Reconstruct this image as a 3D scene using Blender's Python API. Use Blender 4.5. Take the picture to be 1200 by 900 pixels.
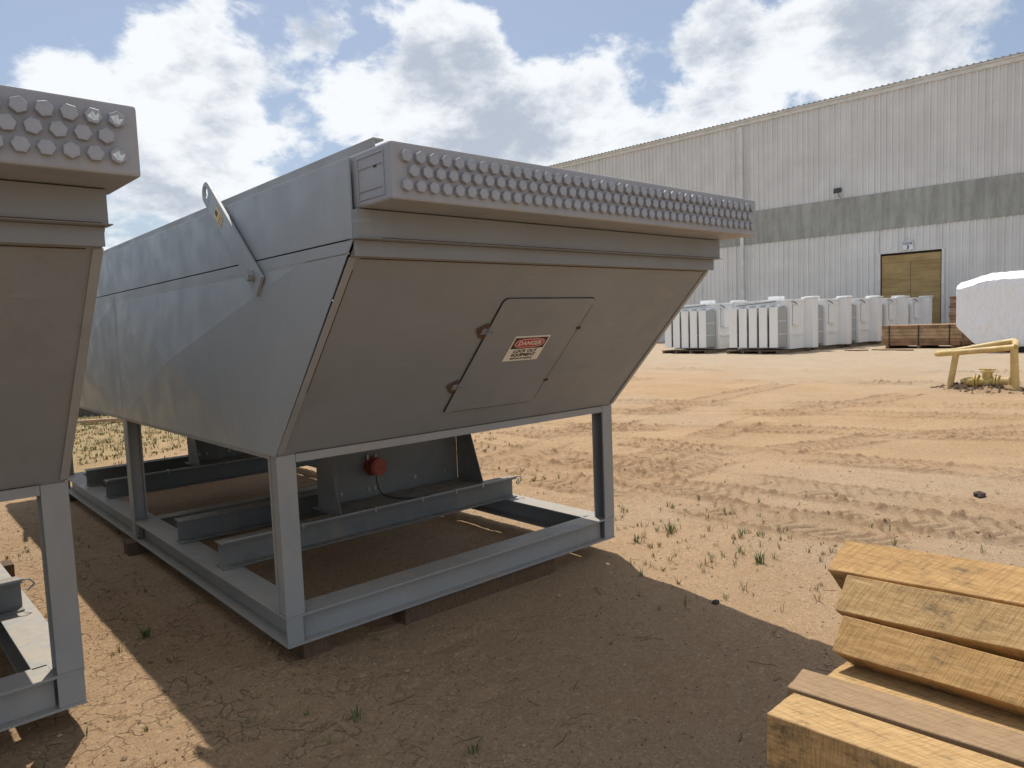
import bpy, math, random
import numpy as np
from mathutils import Vector, Matrix, Euler
random.seed(7); rng=np.random.default_rng(11)
S=bpy.context.scene
COL=S.collection
for o in list(bpy.data.objects): bpy.data.objects.remove(o)
R=math.radians

# ------------------------------------------------------------------ camera
CAM=(-1.3781,-3.2258,1.5002); YAW,PIT,ROL,F=0.727,-0.081,-0.0385,843.7
cd=bpy.data.cameras.new('camera'); co=bpy.data.objects.new('camera',cd); COL.objects.link(co)
fwd=Vector((math.sin(YAW)*math.cos(PIT),math.cos(YAW)*math.cos(PIT),math.sin(PIT)))
rt=Vector((math.cos(YAW),-math.sin(YAW),0)); up=rt.cross(fwd)
r2=math.cos(ROL)*rt+math.sin(ROL)*up; u2=-math.sin(ROL)*rt+math.cos(ROL)*up
m=Matrix((r2,u2,-fwd)).transposed().to_4x4(); m.translation=Vector(CAM); co.matrix_world=m
cd.sensor_fit='HORIZONTAL'; cd.sensor_width=36; cd.lens=36*F/1200; cd.clip_start=.05; cd.clip_end=3000
S.camera=co
# ------------------------------------------------------------------ light
SUNV=Vector((.225,.42,1)).normalized()
sd=bpy.data.lights.new('sun','SUN'); so=bpy.data.objects.new('sun',sd); COL.objects.link(so)
sd.energy=3.9; sd.angle=R(.5); sd.color=(1,.93,.82); so.rotation_euler=SUNV.to_track_quat('Z','Y').to_euler(); so.location=(0,0,30)
W=bpy.data.worlds.new('World'); S.world=W; W.use_nodes=True
S.view_settings.view_transform='Standard'; S.view_settings.look='None'; S.view_settings.exposure=.14; S.view_settings.gamma=1
SKY_STRENGTH=.10
def world():
    nt=W.node_tree; N=nt.nodes; L=nt.links; N.clear()
    out=N.new('ShaderNodeOutputWorld'); bg=N.new('ShaderNodeBackground'); L.new(bg.outputs[0],out.inputs[0])
    bg.inputs[1].default_value=SKY_STRENGTH
    sky=N.new('ShaderNodeTexSky'); sky.sky_type='NISHITA'; sky.sun_disc=False
    sky.sun_elevation=math.asin(SUNV.z); sky.sun_rotation=math.atan2(SUNV.x,SUNV.y); sky.dust_density=1.5; sky.air_density=1.0
    tc=N.new('ShaderNodeTexCoord')
    nrm=N.new('ShaderNodeVectorMath'); nrm.operation='NORMALIZE'; L.new(tc.outputs['Generated'],nrm.inputs[0])
    sep=N.new('ShaderNodeSeparateXYZ'); L.new(nrm.outputs[0],sep.inputs[0])
    def M(op,a,b=None,c=None,clamp=False):
        n=N.new('ShaderNodeMath'); n.operation=op; n.use_clamp=clamp
        for i,v in enumerate((a,b,c)):
            if v is None: continue
            if isinstance(v,(int,float)): n.inputs[i].default_value=v
            else: L.new(v,n.inputs[i])
        return n.outputs[0]
    zz=M('ADD',M('MAXIMUM',sep.outputs[2],0.0),.22)
    px=M('DIVIDE',sep.outputs[0],zz); py=M('DIVIDE',sep.outputs[1],zz)
    cmb=N.new('ShaderNodeCombineXYZ'); L.new(px,cmb.inputs[0]); L.new(py,cmb.inputs[1])
    def noise(vec,scale,det,rough,dist=0,off=(0,0,0)):
        mp=N.new('ShaderNodeMapping'); mp.inputs['Location'].default_value=off; L.new(vec,mp.inputs[0])
        n=N.new('ShaderNodeTexNoise'); n.inputs['Scale'].default_value=scale; n.inputs['Detail'].default_value=det
        n.inputs['Roughness'].default_value=rough; n.inputs['Distortion'].default_value=dist; L.new(mp.outputs[0],n.inputs['Vector']); return n.outputs[0]
    dsc=N.new('ShaderNodeVectorMath'); dsc.operation='MULTIPLY'; L.new(nrm.outputs[0],dsc.inputs[0]); dsc.inputs[1].default_value=(1,1,1.7)
    big=noise(dsc.outputs[0],3.4,14,.60,.12,(3.1,1.7,.4))
    # broad cloud banks and clear patches fixed to sky directions
    def blob(px_,py_,wid,amp):
        x=(px_-600)/F; y=-(py_-450)/F
        d=(fwd+r2*x+u2*y).normalized()
        dt=N.new('ShaderNodeVectorMath'); dt.operation='DOT_PRODUCT'; L.new(nrm.outputs[0],dt.inputs[0]); dt.inputs[1].default_value=d
        k=1/(1-math.cos(wid))
        e=M('EXPONENT',M('MULTIPLY',M('SUBTRACT',dt.outputs['Value'],1.0),k))
        return M('MULTIPLY',e,amp)
    s=big
    for b in CLOUDS: s=M('ADD',s,blob(*b))
    ramp=N.new('ShaderNodeMapRange'); ramp.interpolation_type='SMOOTHSTEP'
    ramp.inputs[1].default_value=.485; ramp.inputs[2].default_value=.555; L.new(s,ramp.inputs[0]); cov=ramp.outputs[0]
    # thickness -> grey bases, thin edges bright
    thick=N.new('ShaderNodeMapRange'); thick.interpolation_type='SMOOTHSTEP'; thick.inputs[1].default_value=.52; thick.inputs[2].default_value=.78; L.new(M('ADD',s,M('MULTIPLY',M('SUBTRACT',noise(dsc.outputs[0],5.5,10,.62,.1,(8,2.02,.06)),.5),1.1)),thick.inputs[0])
    cm=N.new('ShaderNodeMix'); cm.data_type='RGBA'; L.new(thick.outputs[0],cm.inputs[0])
    cm.inputs[6].default_value=(8.9,9.1,9.3,1); cm.inputs[7].default_value=(4.5,5.0,5.8,1)
    # thin high veil whitening the blue
    veil=N.new('ShaderNodeMix'); veil.data_type='RGBA'; veil.inputs[0].default_value=.20; L.new(sky.outputs[0],veil.inputs[6]); veil.inputs[7].default_value=(5.0,5.6,6.5,1)
    mx=N.new('ShaderNodeMix'); mx.data_type='RGBA'; L.new(M('MULTIPLY',cov,.93),mx.inputs[0]); L.new(veil.outputs[2],mx.inputs[6]); L.new(cm.outputs[2],mx.inputs[7])
    L.new(mx.outputs[2],bg.inputs[0])
CLOUDS=[(200,200,.16,.10),(480,130,.09,.13),(680,120,.11,.12),(850,110,.09,.08),(830,25,.05,.10),(1080,20,.12,.10),(630,25,.05,-.13),(440,60,.05,-.09),(300,60,.06,-.05),(930,120,.03,-.04),(60,30,.10,-.03),(700,30,.03,-.05),(1000,90,.05,-.06),(980,40,.05,.06),(200,20,.08,.06)]
world()

# ------------------------------------------------------------------ materials
def mat(name,col,rough=.6,metal=0.0,var=.15,scale=3.0,bump=.0,bscale=60,spec=.5,build=None,col2=None,streak=0):
    m=bpy.data.materials.new(name); m.use_nodes=True; nt=m.node_tree; N=nt.nodes; L=nt.links
    b=N['Principled BSDF']; b.inputs['Roughness'].default_value=rough; b.inputs['Metallic'].default_value=metal
    b.inputs['Specular IOR Level'].default_value=spec
    tc=N.new('ShaderNodeTexCoord')
    mp=N.new('ShaderNodeMapping'); L.new(tc.outputs['Object'],mp.inputs[0])
    n=N.new('ShaderNodeTexNoise'); n.inputs['Scale'].default_value=scale; n.inputs['Detail'].default_value=8; n.inputs['Roughness'].default_value=.62; L.new(mp.outputs[0],n.inputs[0])
    mx=N.new('ShaderNodeMix'); mx.data_type='RGBA'
    c=np.array(col[:3]); c2=np.array(col2[:3]) if col2 else c*(1-var)
    mx.inputs[6].default_value=(*(c2),1); mx.inputs[7].default_value=(*np.minimum(c*(1+var*(0 if col2 else 1)),1),1)
    mr=N.new('ShaderNodeMapRange'); mr.inputs[1].default_value=.35; mr.inputs[2].default_value=.65; L.new(n.outputs[0],mr.inputs[0]); L.new(mr.outputs[0],mx.inputs[0])
    cur=mx.outputs[2]
    if build: cur=build(N,L,tc,cur,b) or cur
    L.new(cur,b.inputs['Base Color'])
    if bump:
        n2=N.new('ShaderNodeTexNoise'); n2.inputs['Scale'].default_value=bscale; n2.inputs['Detail'].default_value=5; L.new(tc.outputs['Object'],n2.inputs[0])
        bp=N.new('ShaderNodeBump'); bp.inputs['Strength'].default_value=bump; bp.inputs['Distance'].default_value=.01; L.new(n2.outputs[0],bp.inputs['Height']); L.new(bp.outputs[0],b.inputs['Normal'])
    return m
def nz(N,L,vec,scale,det=6,rough=.6,sc=(1,1,1),loc=(0,0,0)):
    mp=N.new('ShaderNodeMapping'); mp.inputs['Scale'].default_value=sc; mp.inputs['Location'].default_value=loc; L.new(vec,mp.inputs[0])
    n=N.new('ShaderNodeTexNoise'); n.inputs['Scale'].default_value=scale; n.inputs['Detail'].default_value=det; n.inputs['Roughness'].default_value=rough; L.new(mp.outputs[0],n.inputs[0]); return n.outputs[0]
def rng_(N,L,v,a,b,c=0,d=1):
    m=N.new('ShaderNodeMapRange'); m.inputs[1].default_value=a; m.inputs[2].default_value=b; m.inputs[3].default_value=c; m.inputs[4].default_value=d; m.interpolation_type='SMOOTHSTEP'; L.new(v,m.inputs[0]); return m.outputs[0]
def mixc(N,L,f,a,b):
    m=N.new('ShaderNodeMix'); m.data_type='RGBA'
    if isinstance(f,(int,float)): m.inputs[0].default_value=f
    else: L.new(f,m.inputs[0])
    for i,v in ((6,a),(7,b)):
        if isinstance(v,tuple): m.inputs[i].default_value=(*v[:3],1)
        else: L.new(v,m.inputs[i])
    return m.outputs[2]
def math_(N,L,op,a,b=0.0):
    n=N.new('ShaderNodeMath'); n.operation=op
    for i,v in enumerate((a,b)):
        if isinstance(v,(int,float)): n.inputs[i].default_value=v
        else: L.new(v,n.inputs[i])
    return n.outputs[0]

def steel_build(dust=.25,rust=.64,dustcol=(.40,.31,.21),streaks=.30):
    def f(N,L,tc,cur,b):
        v=tc.outputs['Object']
        st=rng_(N,L,nz(N,L,v,7,6,.65,(1,1,.12)),.50,.75,0,streaks)
        cur=mixc(N,L,st,cur,dustcol)
        sm=rng_(N,L,nz(N,L,v,3.1,9,.72,(1,1,.45),(7,3,5)),.50,.78,0,streaks); cur=mixc(N,L,sm,cur,(.13,.12,.11))
        scr=rng_(N,L,nz(N,L,v,1,4,.5,(3,3,60),(1,8,1)),.66,.72,0,.18); cur=mixc(N,L,scr,cur,(.42,.42,.42))
        d=rng_(N,L,nz(N,L,v,2.3,8,.7,(1,1,1),(4,1,2)),.42,.75,0,dust)
        cur=mixc(N,L,d,cur,dustcol)
        r=rng_(N,L,nz(N,L,v,30,6,.7,(1,1,.6),(1,7,2)),rust,rust+.08,0,.85)
        cur=mixc(N,L,r,cur,(.16,.065,.03))
        g=N.new('ShaderNodeNewGeometry'); sp=N.new('ShaderNodeSeparateXYZ'); L.new(g.outputs['Normal'],sp.inputs[0])
        upf=rng_(N,L,sp.outputs[2],.6,.95,0,.55)
        dd=math_(N,L,'MULTIPLY',upf,rng_(N,L,nz(N,L,v,14,8,.7),.3,.6))
        cur=mixc(N,L,dd,cur,(.46,.38,.28))
        rr=rng_(N,L,nz(N,L,v,5,6,.6),.3,.7,b.inputs['Roughness'].default_value-.08,b.inputs['Roughness'].default_value+.14)
        L.new(rr,b.inputs['Roughness'])
        return cur
    return f
M_steel=mat('grey_steel_paint',(.29,.31,.325),.50,0,.06,1.5,.06,90,.5,steel_build(.16,.70))
M_base_shade=mat('base_paint_shade',(.15,.165,.17),.6,0,.1,2.5,.10,70,.4,steel_build(.25,.67))  # base paint again, darker: shade under the body put into the colour
M_base=mat('grey_base_paint',(.285,.305,.315),.55,0,.08,2.5,.10,70,.45,steel_build(.35,.665))
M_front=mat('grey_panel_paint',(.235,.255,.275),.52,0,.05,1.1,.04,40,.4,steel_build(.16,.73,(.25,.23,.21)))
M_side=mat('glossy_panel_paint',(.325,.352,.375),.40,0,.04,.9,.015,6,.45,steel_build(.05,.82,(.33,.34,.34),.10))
M_header=mat('header_paint',(.31,.33,.37),.48,0,.06,4,.10,120,.45,steel_build(.18,.68))
M_plug=mat('plug_paint',(.31,.33,.37),.42,0,.08,30,.05,150,.5)
M_bare=mat('bare_metal',(.62,.66,.64),.35,.6,.2,60)
M_dark=mat('dark_gap',(.018,.017,.016),.8)
M_rustline=mat('rusty_seam',(.10,.055,.035),.85,0,.3,40)
M_redb=mat('red_enamel',(.26,.045,.025),.45,0,.2,30)
M_black=mat('black_rubber',(.02,.02,.02),.5)
M_white=mat('white_label',(.72,.70,.64),.5,0,.06,20)
M_red=mat('red_print',(.42,.03,.035),.5)
M_blackp=mat('black_print',(.015,.015,.015),.5)
M_yel=mat('yellow_label',(.66,.48,.20),.5,0,.1,60)
M_bolt=mat('zinc_bolt',(.34,.36,.36),.35,.5,.1,60)
M_weld=mat('weld_primer',(.50,.46,.40),.6,0,.25,50)

# ------------------------------------------------------------------ mesh builder
class MB:
    def __init__(s): s.v=[]; s.f=[]; s.m=[]; s.sm=[]
    def add(s,vs,fs,mi=0,smooth=False,mt=None):
        o=len(s.v)
        if mt is not None: vs=[tuple(mt@Vector(v)) for v in vs]
        s.v+= [tuple(v) for v in vs]; s.f+=[tuple(o+i for i in f) for f in fs]; s.m+=[mi]*len(fs); s.sm+=[smooth]*len(fs); return s
    def box(s,x0,y0,z0,x1,y1,z1,mi=0,mt=None):
        x0,x1=min(x0,x1),max(x0,x1);y0,y1=min(y0,y1),max(y0,y1);z0,z1=min(z0,z1),max(z0,z1)
        return s.hexa([(x0,y0,z0),(x1,y0,z0),(x1,y1,z0),(x0,y1,z0),(x0,y0,z1),(x1,y0,z1),(x1,y1,z1),(x0,y1,z1)],mi,mt)
    def hexa(s,p,mi=0,mt=None):
        return s.add(p,[(0,3,2,1),(4,5,6,7),(0,1,5,4),(1,2,6,5),(2,3,7,6),(3,0,4,7)],mi,mt=mt)
    def prism(s,poly,vec,mi=0,mt=None):
        n=len(poly); vec=Vector(vec); vs=[Vector(p) for p in poly]+[Vector(p)+vec for p in poly]
        return s.add(vs,[tuple(range(n))[::-1],tuple(range(n,2*n))]+[(i,(i+1)%n,n+(i+1)%n,n+i) for i in range(n)],mi,mt=mt)
    def cyl(s,p0,p1,r,n=12,mi=0,r1=None,smooth=True,cap=True,rot=0):
        p0=Vector(p0);p1=Vector(p1);d=(p1-p0).normalized(); a=d.orthogonal().normalized(); b=d.cross(a); r1=r if r1 is None else r1
        vs=[]
        for P,rr in ((p0,r),(p1,r1)):
            for i in range(n):
                t=2*math.pi*i/n+rot; vs.append(P+(a*math.cos(t)+b*math.sin(t))*rr)
        s.add(vs,[(i,(i+1)%n,n+(i+1)%n,n+i) for i in range(n)],mi,smooth)
        if cap: s.add(vs,[tuple(range(n))[::-1],tuple(range(n,2*n))],mi)
        return s
    def tube(s,pts,r,n=8,mi=0):
        pts=[Vector(p) for p in pts]; rings=[]
        a=None; vs=[]
        for i,P in enumerate(pts):
            d=(pts[min(i+1,len(pts)-1)]-pts[max(i-1,0)]).normalized()
            if a is None: a=d.orthogonal().normalized()
            a=(a-d*a.dot(d)).normalized(); b=d.cross(a)
            for k in range(n):
                t=2*math.pi*k/n; vs.append(P+(a*math.cos(t)+b*math.sin(t))*r)
        fs=[]
        for i in range(len(pts)-1):
            for k in range(n):
                k2=(k+1)%n; fs.append((i*n+k,i*n+k2,(i+1)*n+k2,(i+1)*n+k))
        s.add(vs,fs,mi,True); e=len(pts)-1
        s.add(vs,[tuple(range(n))[::-1],tuple(range(e*n,e*n+n))],mi); return s
    def build(s,name,mats,parent=None,bevel=0,loc=None):
        me=bpy.data.meshes.new(name); me.from_pydata(s.v,[],s.f)
        if not isinstance(mats,(list,tuple)): mats=[mats]
        for m_ in mats: me.materials.append(m_)
        me.polygons.foreach_set('material_index',s.m); me.polygons.foreach_set('use_smooth',s.sm); me.update()
        import bmesh
        bm=bmesh.new(); bm.from_mesh(me); bmesh.ops.recalc_face_normals(bm,faces=bm.faces); bm.to_mesh(me); bm.free()
        o=bpy.data.objects.new(name,me); COL.objects.link(o)
        if parent: o.parent=parent
        if loc: o.location=loc
        if bevel:
            b=o.modifiers.new('bevel','BEVEL'); b.width=bevel; b.segments=2; b.limit_method='ANGLE'; b.angle_limit=R(40)
        return o
def tag(o,label=None,cat=None,group=None,kind=None):
    if label: o['label']=label
    if cat: o['category']=cat
    if group: o['group']=group
    if kind: o['kind']=kind
    return o
def thing(name,label,cat,loc=(0,0,0),rz=0,group=None):
    o=bpy.data.objects.new(name,None); COL.objects.link(o); o.location=loc; o.rotation_euler=(0,0,rz); o.empty_display_size=.2
    return tag(o,label,cat,group)
def text_geo(mb,txt,size,mt,mi,ext=.0008,bold=0,sx=1):
    c=bpy.data.curves.new('t','FONT'); c.body=txt; c.size=size; c.align_x='CENTER'; c.align_y='CENTER'; c.extrude=ext; c.offset=bold
    o=bpy.data.objects.new('t',c); COL.objects.link(o)
    dg=bpy.context.evaluated_depsgraph_get(); me=bpy.data.meshes.new_from_object(o.evaluated_get(dg))
    T=mt@Matrix.Diagonal((sx,1,1,1))
    mb.add([T@v.co for v in me.vertices],[tuple(p.vertices) for p in me.polygons],mi)
    bpy.data.objects.remove(o); bpy.data.meshes.remove(me); bpy.data.curves.remove(c)

G=-.10
# ------------------------------------------------------------------ ground
_TAB={}
def vnoise(x,y,seed):
    T=_TAB.get(seed)
    if T is None: T=_TAB[seed]=np.random.default_rng(seed).random((256,256))
    xi=np.floor(x).astype(int); yi=np.floor(y).astype(int); fx=x-xi; fy=y-yi
    fx=fx*fx*(3-2*fx); fy=fy*fy*(3-2*fy)
    g=lambda a,b: T[a&255,b&255]
    return (g(xi,yi)*(1-fx)+g(xi+1,yi)*fx)*(1-fy)+(g(xi,yi+1)*(1-fx)+g(xi+1,yi+1)*fx)*fy-.5
def fbm(x,y,sc,o,seed,g=.5):
    t=0;a=1
    for i in range(o): t=t+a*vnoise(x*sc+17*i,y*sc+31*i,seed+i); a*=g; sc*=2.03
    return t
def seg_dist(x,y,pts):
    best=np.full(x.shape,1e9); along=np.zeros(x.shape); side=np.zeros(x.shape); acc=0
    for (ax,ay),(bx,by) in zip(pts[:-1],pts[1:]):
        dx,dy=bx-ax,by-ay; L=math.hypot(dx,dy); t=np.clip(((x-ax)*dx+(y-ay)*dy)/L/L,0,1)
        ex=x-ax-t*dx; ey=y-ay-t*dy; d=np.hypot(ex,ey); k=d<best
        best=np.where(k,d,best); along=np.where(k,acc+t*L,along); side=np.where(k,(dx*ey-dy*ex)/L,side); acc+=L
    return best,along,side
def smooth(a,b,x): t=np.clip((x-a)/(b-a),0,1); return t*t*(3-2*t)
TRACKS=[([(3.2,5.2),(3.9,3.4),(4.35,1.6),(4.3,.2),(4.5,-1.6),(4.9,-4)],.20,.009),([(5.6,6.5),(5.9,3.6),(6.3,1.2),(6.6,-1.2),(7.2,-4)],.22,.010),([(3.0,.9),(4.1,1.2),(5.6,1.3),(8,.5),(11,-1.5)],.20,.009),([(9,9),(10.2,4.5),(12,.5),(13.5,-3.5)],.26,.013),([(2.9,2.2),(4.2,3.2),(6.2,3.9),(9,4.6),(14,5)],.24,.010),([(2.9,3.6),(3.7,2.3),(3.9,1.2),(3.75,.1),(3.9,-1.2),(4.2,-3.5)],.24,.011),
        ([(4.2,6.5),(4.5,4.2),(4.8,2.3),(4.9,.8),(4.95,-1.0),(5.1,-3.5)],.24,.009),
        ([(3.6,2.9),(5.2,1.9),(7.0,2.2),(9,2.6),(13,2.0)],.22,.009),
        ([(5.5,8),(6.6,4.6),(8.2,1.4),(9.5,-2.5)],.24,.011),([(7.4,9),(8.5,5),(10.2,1.6),(11.5,-2.5)],.24,.010),
        ([(14,14),(14.5,7),(16,1),(18,-4)],.30,.018),([(17.5,14),(18,7),(19.5,1),(21,-4)],.30,.018)]
ATTR=None
def ground_height(x,y):
    d=np.hypot(x-CAM[0],y-CAM[1])
    h=.016*fbm(x,y,.55,3,3)+.010*fbm(x,y,2.3,3,13)
    rough=smooth(.44,.60,fbm(x,y,.5,2,55)+.5)
    h+=(.006+.012*rough)*fbm(x,y,9,5,23,.74)
    for pts,w,dep in TRACKS:
        b,al,sd_=seg_dist(x,y,pts); wob=.03*np.sin(al*3.1)
        u=np.abs(sd_+wob)/w; ins=(1-smooth(.8,1.05,u))*(b<w*2.5)
        pres=smooth(.25,.50,vnoise(al*.9+5,al*0+w*9,77)+.5)
        ph=al/.13+np.abs(sd_)*5.0+.4*vnoise(x*5,y*5,6)
        fr=np.abs((ph%1)-.5); tread=1-1.9*np.exp(-(fr/.15)**2)
        brk=.15+.85*smooth(.35,.6,vnoise(x*4,y*4,5)+.5)
        h+=ins*(-dep*1.3+pres*dep*2.0*tread*brk)
        rim=np.exp(-((u-1.22)/.24)**2)*(b<w*2.5); cl=np.abs(vnoise(x*17,y*17,9)+.9*vnoise(x*37,y*37,19)); h+=rim*dep*1.5*(.3+pres)*(.15+3.0*cl)
        if ATTR is not None: ATTR[0]=np.maximum(ATTR[0],np.clip(ins*(.25+1.0*(tread<-.1)*brk)*pres+rim*(.2+cl*2.2)*pres,0,1))  # loosened soil on tracks and rims; tread grooves marked for painted shade
    # heap round the valve
    dd=np.hypot((x-14.55)/.75,(y-.98)/.85)
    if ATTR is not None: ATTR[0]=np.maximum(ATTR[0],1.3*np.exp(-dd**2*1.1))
    h+=.10*np.exp(-dd**2*1.3)*(1+1.6*fbm(x,y,5,3,90))
    h*=1-.7*smooth(40,90,d)
    h=np.where((x>-3.6)&(x<2.6)&(y>-.3)&(y<6),h*.5,h)
    return h+G
def graded(lo,hi,a,b,step,gr):
    c=list(np.arange(a,b,step)); s_=step; v=b
    while v<hi: c.append(v); s_=min(s_*gr,40); v+=s_
    s_=step; v=a-step; pre=[]
    while v>lo: pre.append(v); s_=min(s_*gr,40); v-=s_
    return np.array(pre[::-1]+c)
def make_ground():
    xs=graded(-900,1500,-2.0,8.6,.019,1.016); ys=graded(-900,1500,-3.0,4.2,.019,1.016)
    global ATTR
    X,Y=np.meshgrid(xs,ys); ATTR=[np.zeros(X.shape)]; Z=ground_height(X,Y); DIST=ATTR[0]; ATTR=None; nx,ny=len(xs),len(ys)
    me=bpy.data.meshes.new('ground'); me.vertices.add(nx*ny); me.vertices.foreach_set('co',np.stack([X,Y,Z],-1).ravel())
    i=np.arange(nx*ny).reshape(ny,nx); q=np.stack([i[:-1,:-1],i[:-1,1:],i[1:,1:],i[1:,:-1]],-1).reshape(-1,4)
    me.loops.add(q.size); me.loops.foreach_set('vertex_index',q.ravel()); me.polygons.add(len(q))
    me.polygons.foreach_set('loop_start',np.arange(len(q))*4); me.polygons.foreach_set('use_smooth',np.ones(len(q),bool)); me.update(); at=me.attributes.new('disturbed_groove_shade','FLOAT','POINT'); at.data.foreach_set('value',DIST.ravel().astype(np.float32))
    m_=bpy.data.materials.new('sandy_soil'); m_.use_nodes=True; nt=m_.node_tree; N=nt.nodes; L=nt.links; b=N['Principled BSDF']; b.inputs['Roughness'].default_value=.95; b.inputs['Specular IOR Level'].default_value=.15
    tc=N.new('ShaderNodeTexCoord'); v=tc.outputs['Object']
    c=mixc(N,L,rng_(N,L,nz(N,L,v,.6,6,.6),.35,.65),(.40,.262,.150),(.455,.31,.185))
    c=mixc(N,L,rng_(N,L,nz(N,L,v,.16,5,.6,(1,1,1),(5,2,0)),.45,.62,0,.7),c,(.42,.325,.225))
    c=mixc(N,L,rng_(N,L,nz(N,L,v,2.2,8,.7),.45,.75,0,.35),c,(.32,.21,.125))
    c=mixc(N,L,rng_(N,L,nz(N,L,v,16,8,.8,(1,1,1),(3,5,1)),.50,.72,0,.55),c,(.24,.155,.09))
    c=mixc(N,L,rng_(N,L,nz(N,L,v,48,5,.8),.50,.66,0,.75),c,(.60,.46,.30))
    c=mixc(N,L,rng_(N,L,nz(N,L,v,90,5,.85,(1,1,1),(9,3,1)),.50,.62,0,.65),c,(.20,.13,.08))
    da=N.new('ShaderNodeAttribute'); da.attribute_name='disturbed_groove_shade'; c=mixc(N,L,math_(N,L,'MULTIPLY',da.outputs['Fac'],.60),c,(.22,.135,.075))  # darkens loosened soil and paints groove shade into the colour
    spk=N.new('ShaderNodeTexVoronoi'); spk.inputs['Scale'].default_value=26; L.new(v,spk.inputs[0]); sc_=N.new('ShaderNodeSeparateColor'); L.new(spk.outputs['Color'],sc_.inputs[0])
    c=mixc(N,L,math_(N,L,'MULTIPLY',rng_(N,L,spk.outputs['Distance'],.22,.12),math_(N,L,'GREATER_THAN',sc_.outputs[0],.80)),c,mixc(N,L,sc_.outputs[1],(.15,.10,.06),(.55,.44,.32)))
    # far yard: pale compacted crushed stone, greyer
    sp=N.new('ShaderNodeSeparateXYZ'); L.new(v,sp.inputs[0])
    far=math_(N,L,'ADD',sp.outputs[0],math_(N,L,'MULTIPLY',nz(N,L,v,.35,5,.6),9.0))
    c=mixc(N,L,rng_(N,L,far,17,27,0,.72),c,mixc(N,L,nz(N,L,v,1.2,6,.7),(.33,.27,.20),(.47,.40,.31)))
    # grassy ground behind on the left
    gy=math_(N,L,'SUBTRACT',sp.outputs[1],math_(N,L,'MULTIPLY',sp.outputs[0],.75)); gy=math_(N,L,'ADD',gy,math_(N,L,'MULTIPLY',nz(N,L,v,.9,5,.6),3.0))
    c=mixc(N,L,rng_(N,L,gy,6.6,9.0,0,.55),c,mixc(N,L,nz(N,L,v,6,6,.7),(.20,.17,.07),(.36,.28,.14)))
    L.new(c,b.inputs['Base Color'])
    # dried mud cracks (left foreground) + grain
    vo=N.new('ShaderNodeTexVoronoi'); vo.feature='DISTANCE_TO_EDGE'; vo.inputs['Scale'].default_value=11
    dv=N.new('ShaderNodeVectorMath'); dv.operation='MULTIPLY_ADD'; wn=N.new('ShaderNodeTexNoise'); wn.inputs['Scale'].default_value=4; wn.inputs['Detail'].default_value=5; L.new(v,wn.inputs[0])
    L.new(wn.outputs['Color'],dv.inputs[0]); dv.inputs[1].default_value=(.30,.30,0); L.new(v,dv.inputs[2]); L.new(dv.outputs[0],vo.inputs['Vector'])
    cr=rng_(N,L,vo.outputs['Distance'],0,.05,0,1)
    lm=rng_(N,L,sp.outputs[0],.9,-.3,0,1)
    lm=math_(N,L,'MULTIPLY',lm,rng_(N,L,nz(N,L,v,5,5,.7,(1,1,1),(2,2,2)),.44,.56))
    cmask=math_(N,L,'MULTIPLY',math_(N,L,'SUBTRACT',1.0,cr),lm)
    c2=mixc(N,L,math_(N,L,'MULTIPLY',cmask,.55),c,(.14,.085,.05)); L.new(c2,b.inputs['Base Color'])
    h1=math_(N,L,'ADD',math_(N,L,'MULTIPLY',nz(N,L,v,34,8,.85),1.3),math_(N,L,'MULTIPLY',nz(N,L,v,85,4,.8),.7)); h2=math_(N,L,'MULTIPLY',nz(N,L,v,9,6,.6),1.1)
    hh=math_(N,L,'SUBTRACT',math_(N,L,'ADD',h1,h2),math_(N,L,'MULTIPLY',cmask,.9))
    bp=N.new('ShaderNodeBump'); bp.inputs['Strength'].default_value=1; bp.inputs['Distance'].default_value=.009; L.new(hh,bp.inputs['Height']); L.new(bp.outputs[0],b.inputs['Normal'])
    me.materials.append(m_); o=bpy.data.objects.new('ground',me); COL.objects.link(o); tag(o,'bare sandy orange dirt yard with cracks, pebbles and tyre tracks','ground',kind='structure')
make_ground()
def gh(x,y): return float(ground_height(np.array([x],float),np.array([y],float))[0])

# ------------------------------------------------------------------ gravel, straw, grass (stuff)
def scatter_stones():
    n=52000; th=YAW+(rng.random(n)-.5)*1.6; d=1.2+rng.random(n)**1.5*11
    x=CAM[0]+np.sin(th)*d; y=CAM[1]+np.cos(th)*d
    pm=fbm(x,y,.7,3,41)+.5+(x>-.2)*.12; k=rng.random(n)<np.clip(pm*1.25,.15,1); x=x[k];y=y[k]; n=len(x); z=ground_height(x,y)
    r=.0020+.0052*rng.random(n)**2.2+.010*(rng.random(n)>.995)
    base=np.array([(1,0,0),(-1,0,0),(0,1,0),(0,-1,0),(0,0,1),(0,0,-1)],float); F8=np.array([(0,2,4),(2,1,4),(1,3,4),(3,0,4),(2,0,5),(1,2,5),(3,1,5),(0,3,5)])
    V=base[None]*(r[:,None,None]*(0.6+.8*rng.random((n,6,1)))); a=rng.random(n)*6.28; ca,sa=np.cos(a)[:,None],np.sin(a)[:,None]
    V=np.stack([V[...,0]*ca-V[...,1]*sa,V[...,0]*sa+V[...,1]*ca,V[...,2]*.7],-1)+np.stack([x,y,z+r*.25],-1)[:,None]
    Fs=(F8[None]+6*np.arange(n)[:,None,None]).reshape(-1,3)
    me=bpy.data.meshes.new('gravel'); me.from_pydata(V.reshape(-1,3).tolist(),[],Fs.tolist())
    mi=np.repeat(rng.integers(0,3,n),8); 
    for m_ in (mat('stone_tan',(.42,.29,.18),.9),mat('stone_dark',(.20,.13,.08),.9),mat('stone_pale',(.40,.29,.19),.9)): me.materials.append(m_)
    me.polygons.foreach_set('material_index',mi); o=bpy.data.objects.new('gravel',me); COL.objects.link(o); tag(o,'small loose stones and grit strewn over the dirt','gravel',kind='stuff')
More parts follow.
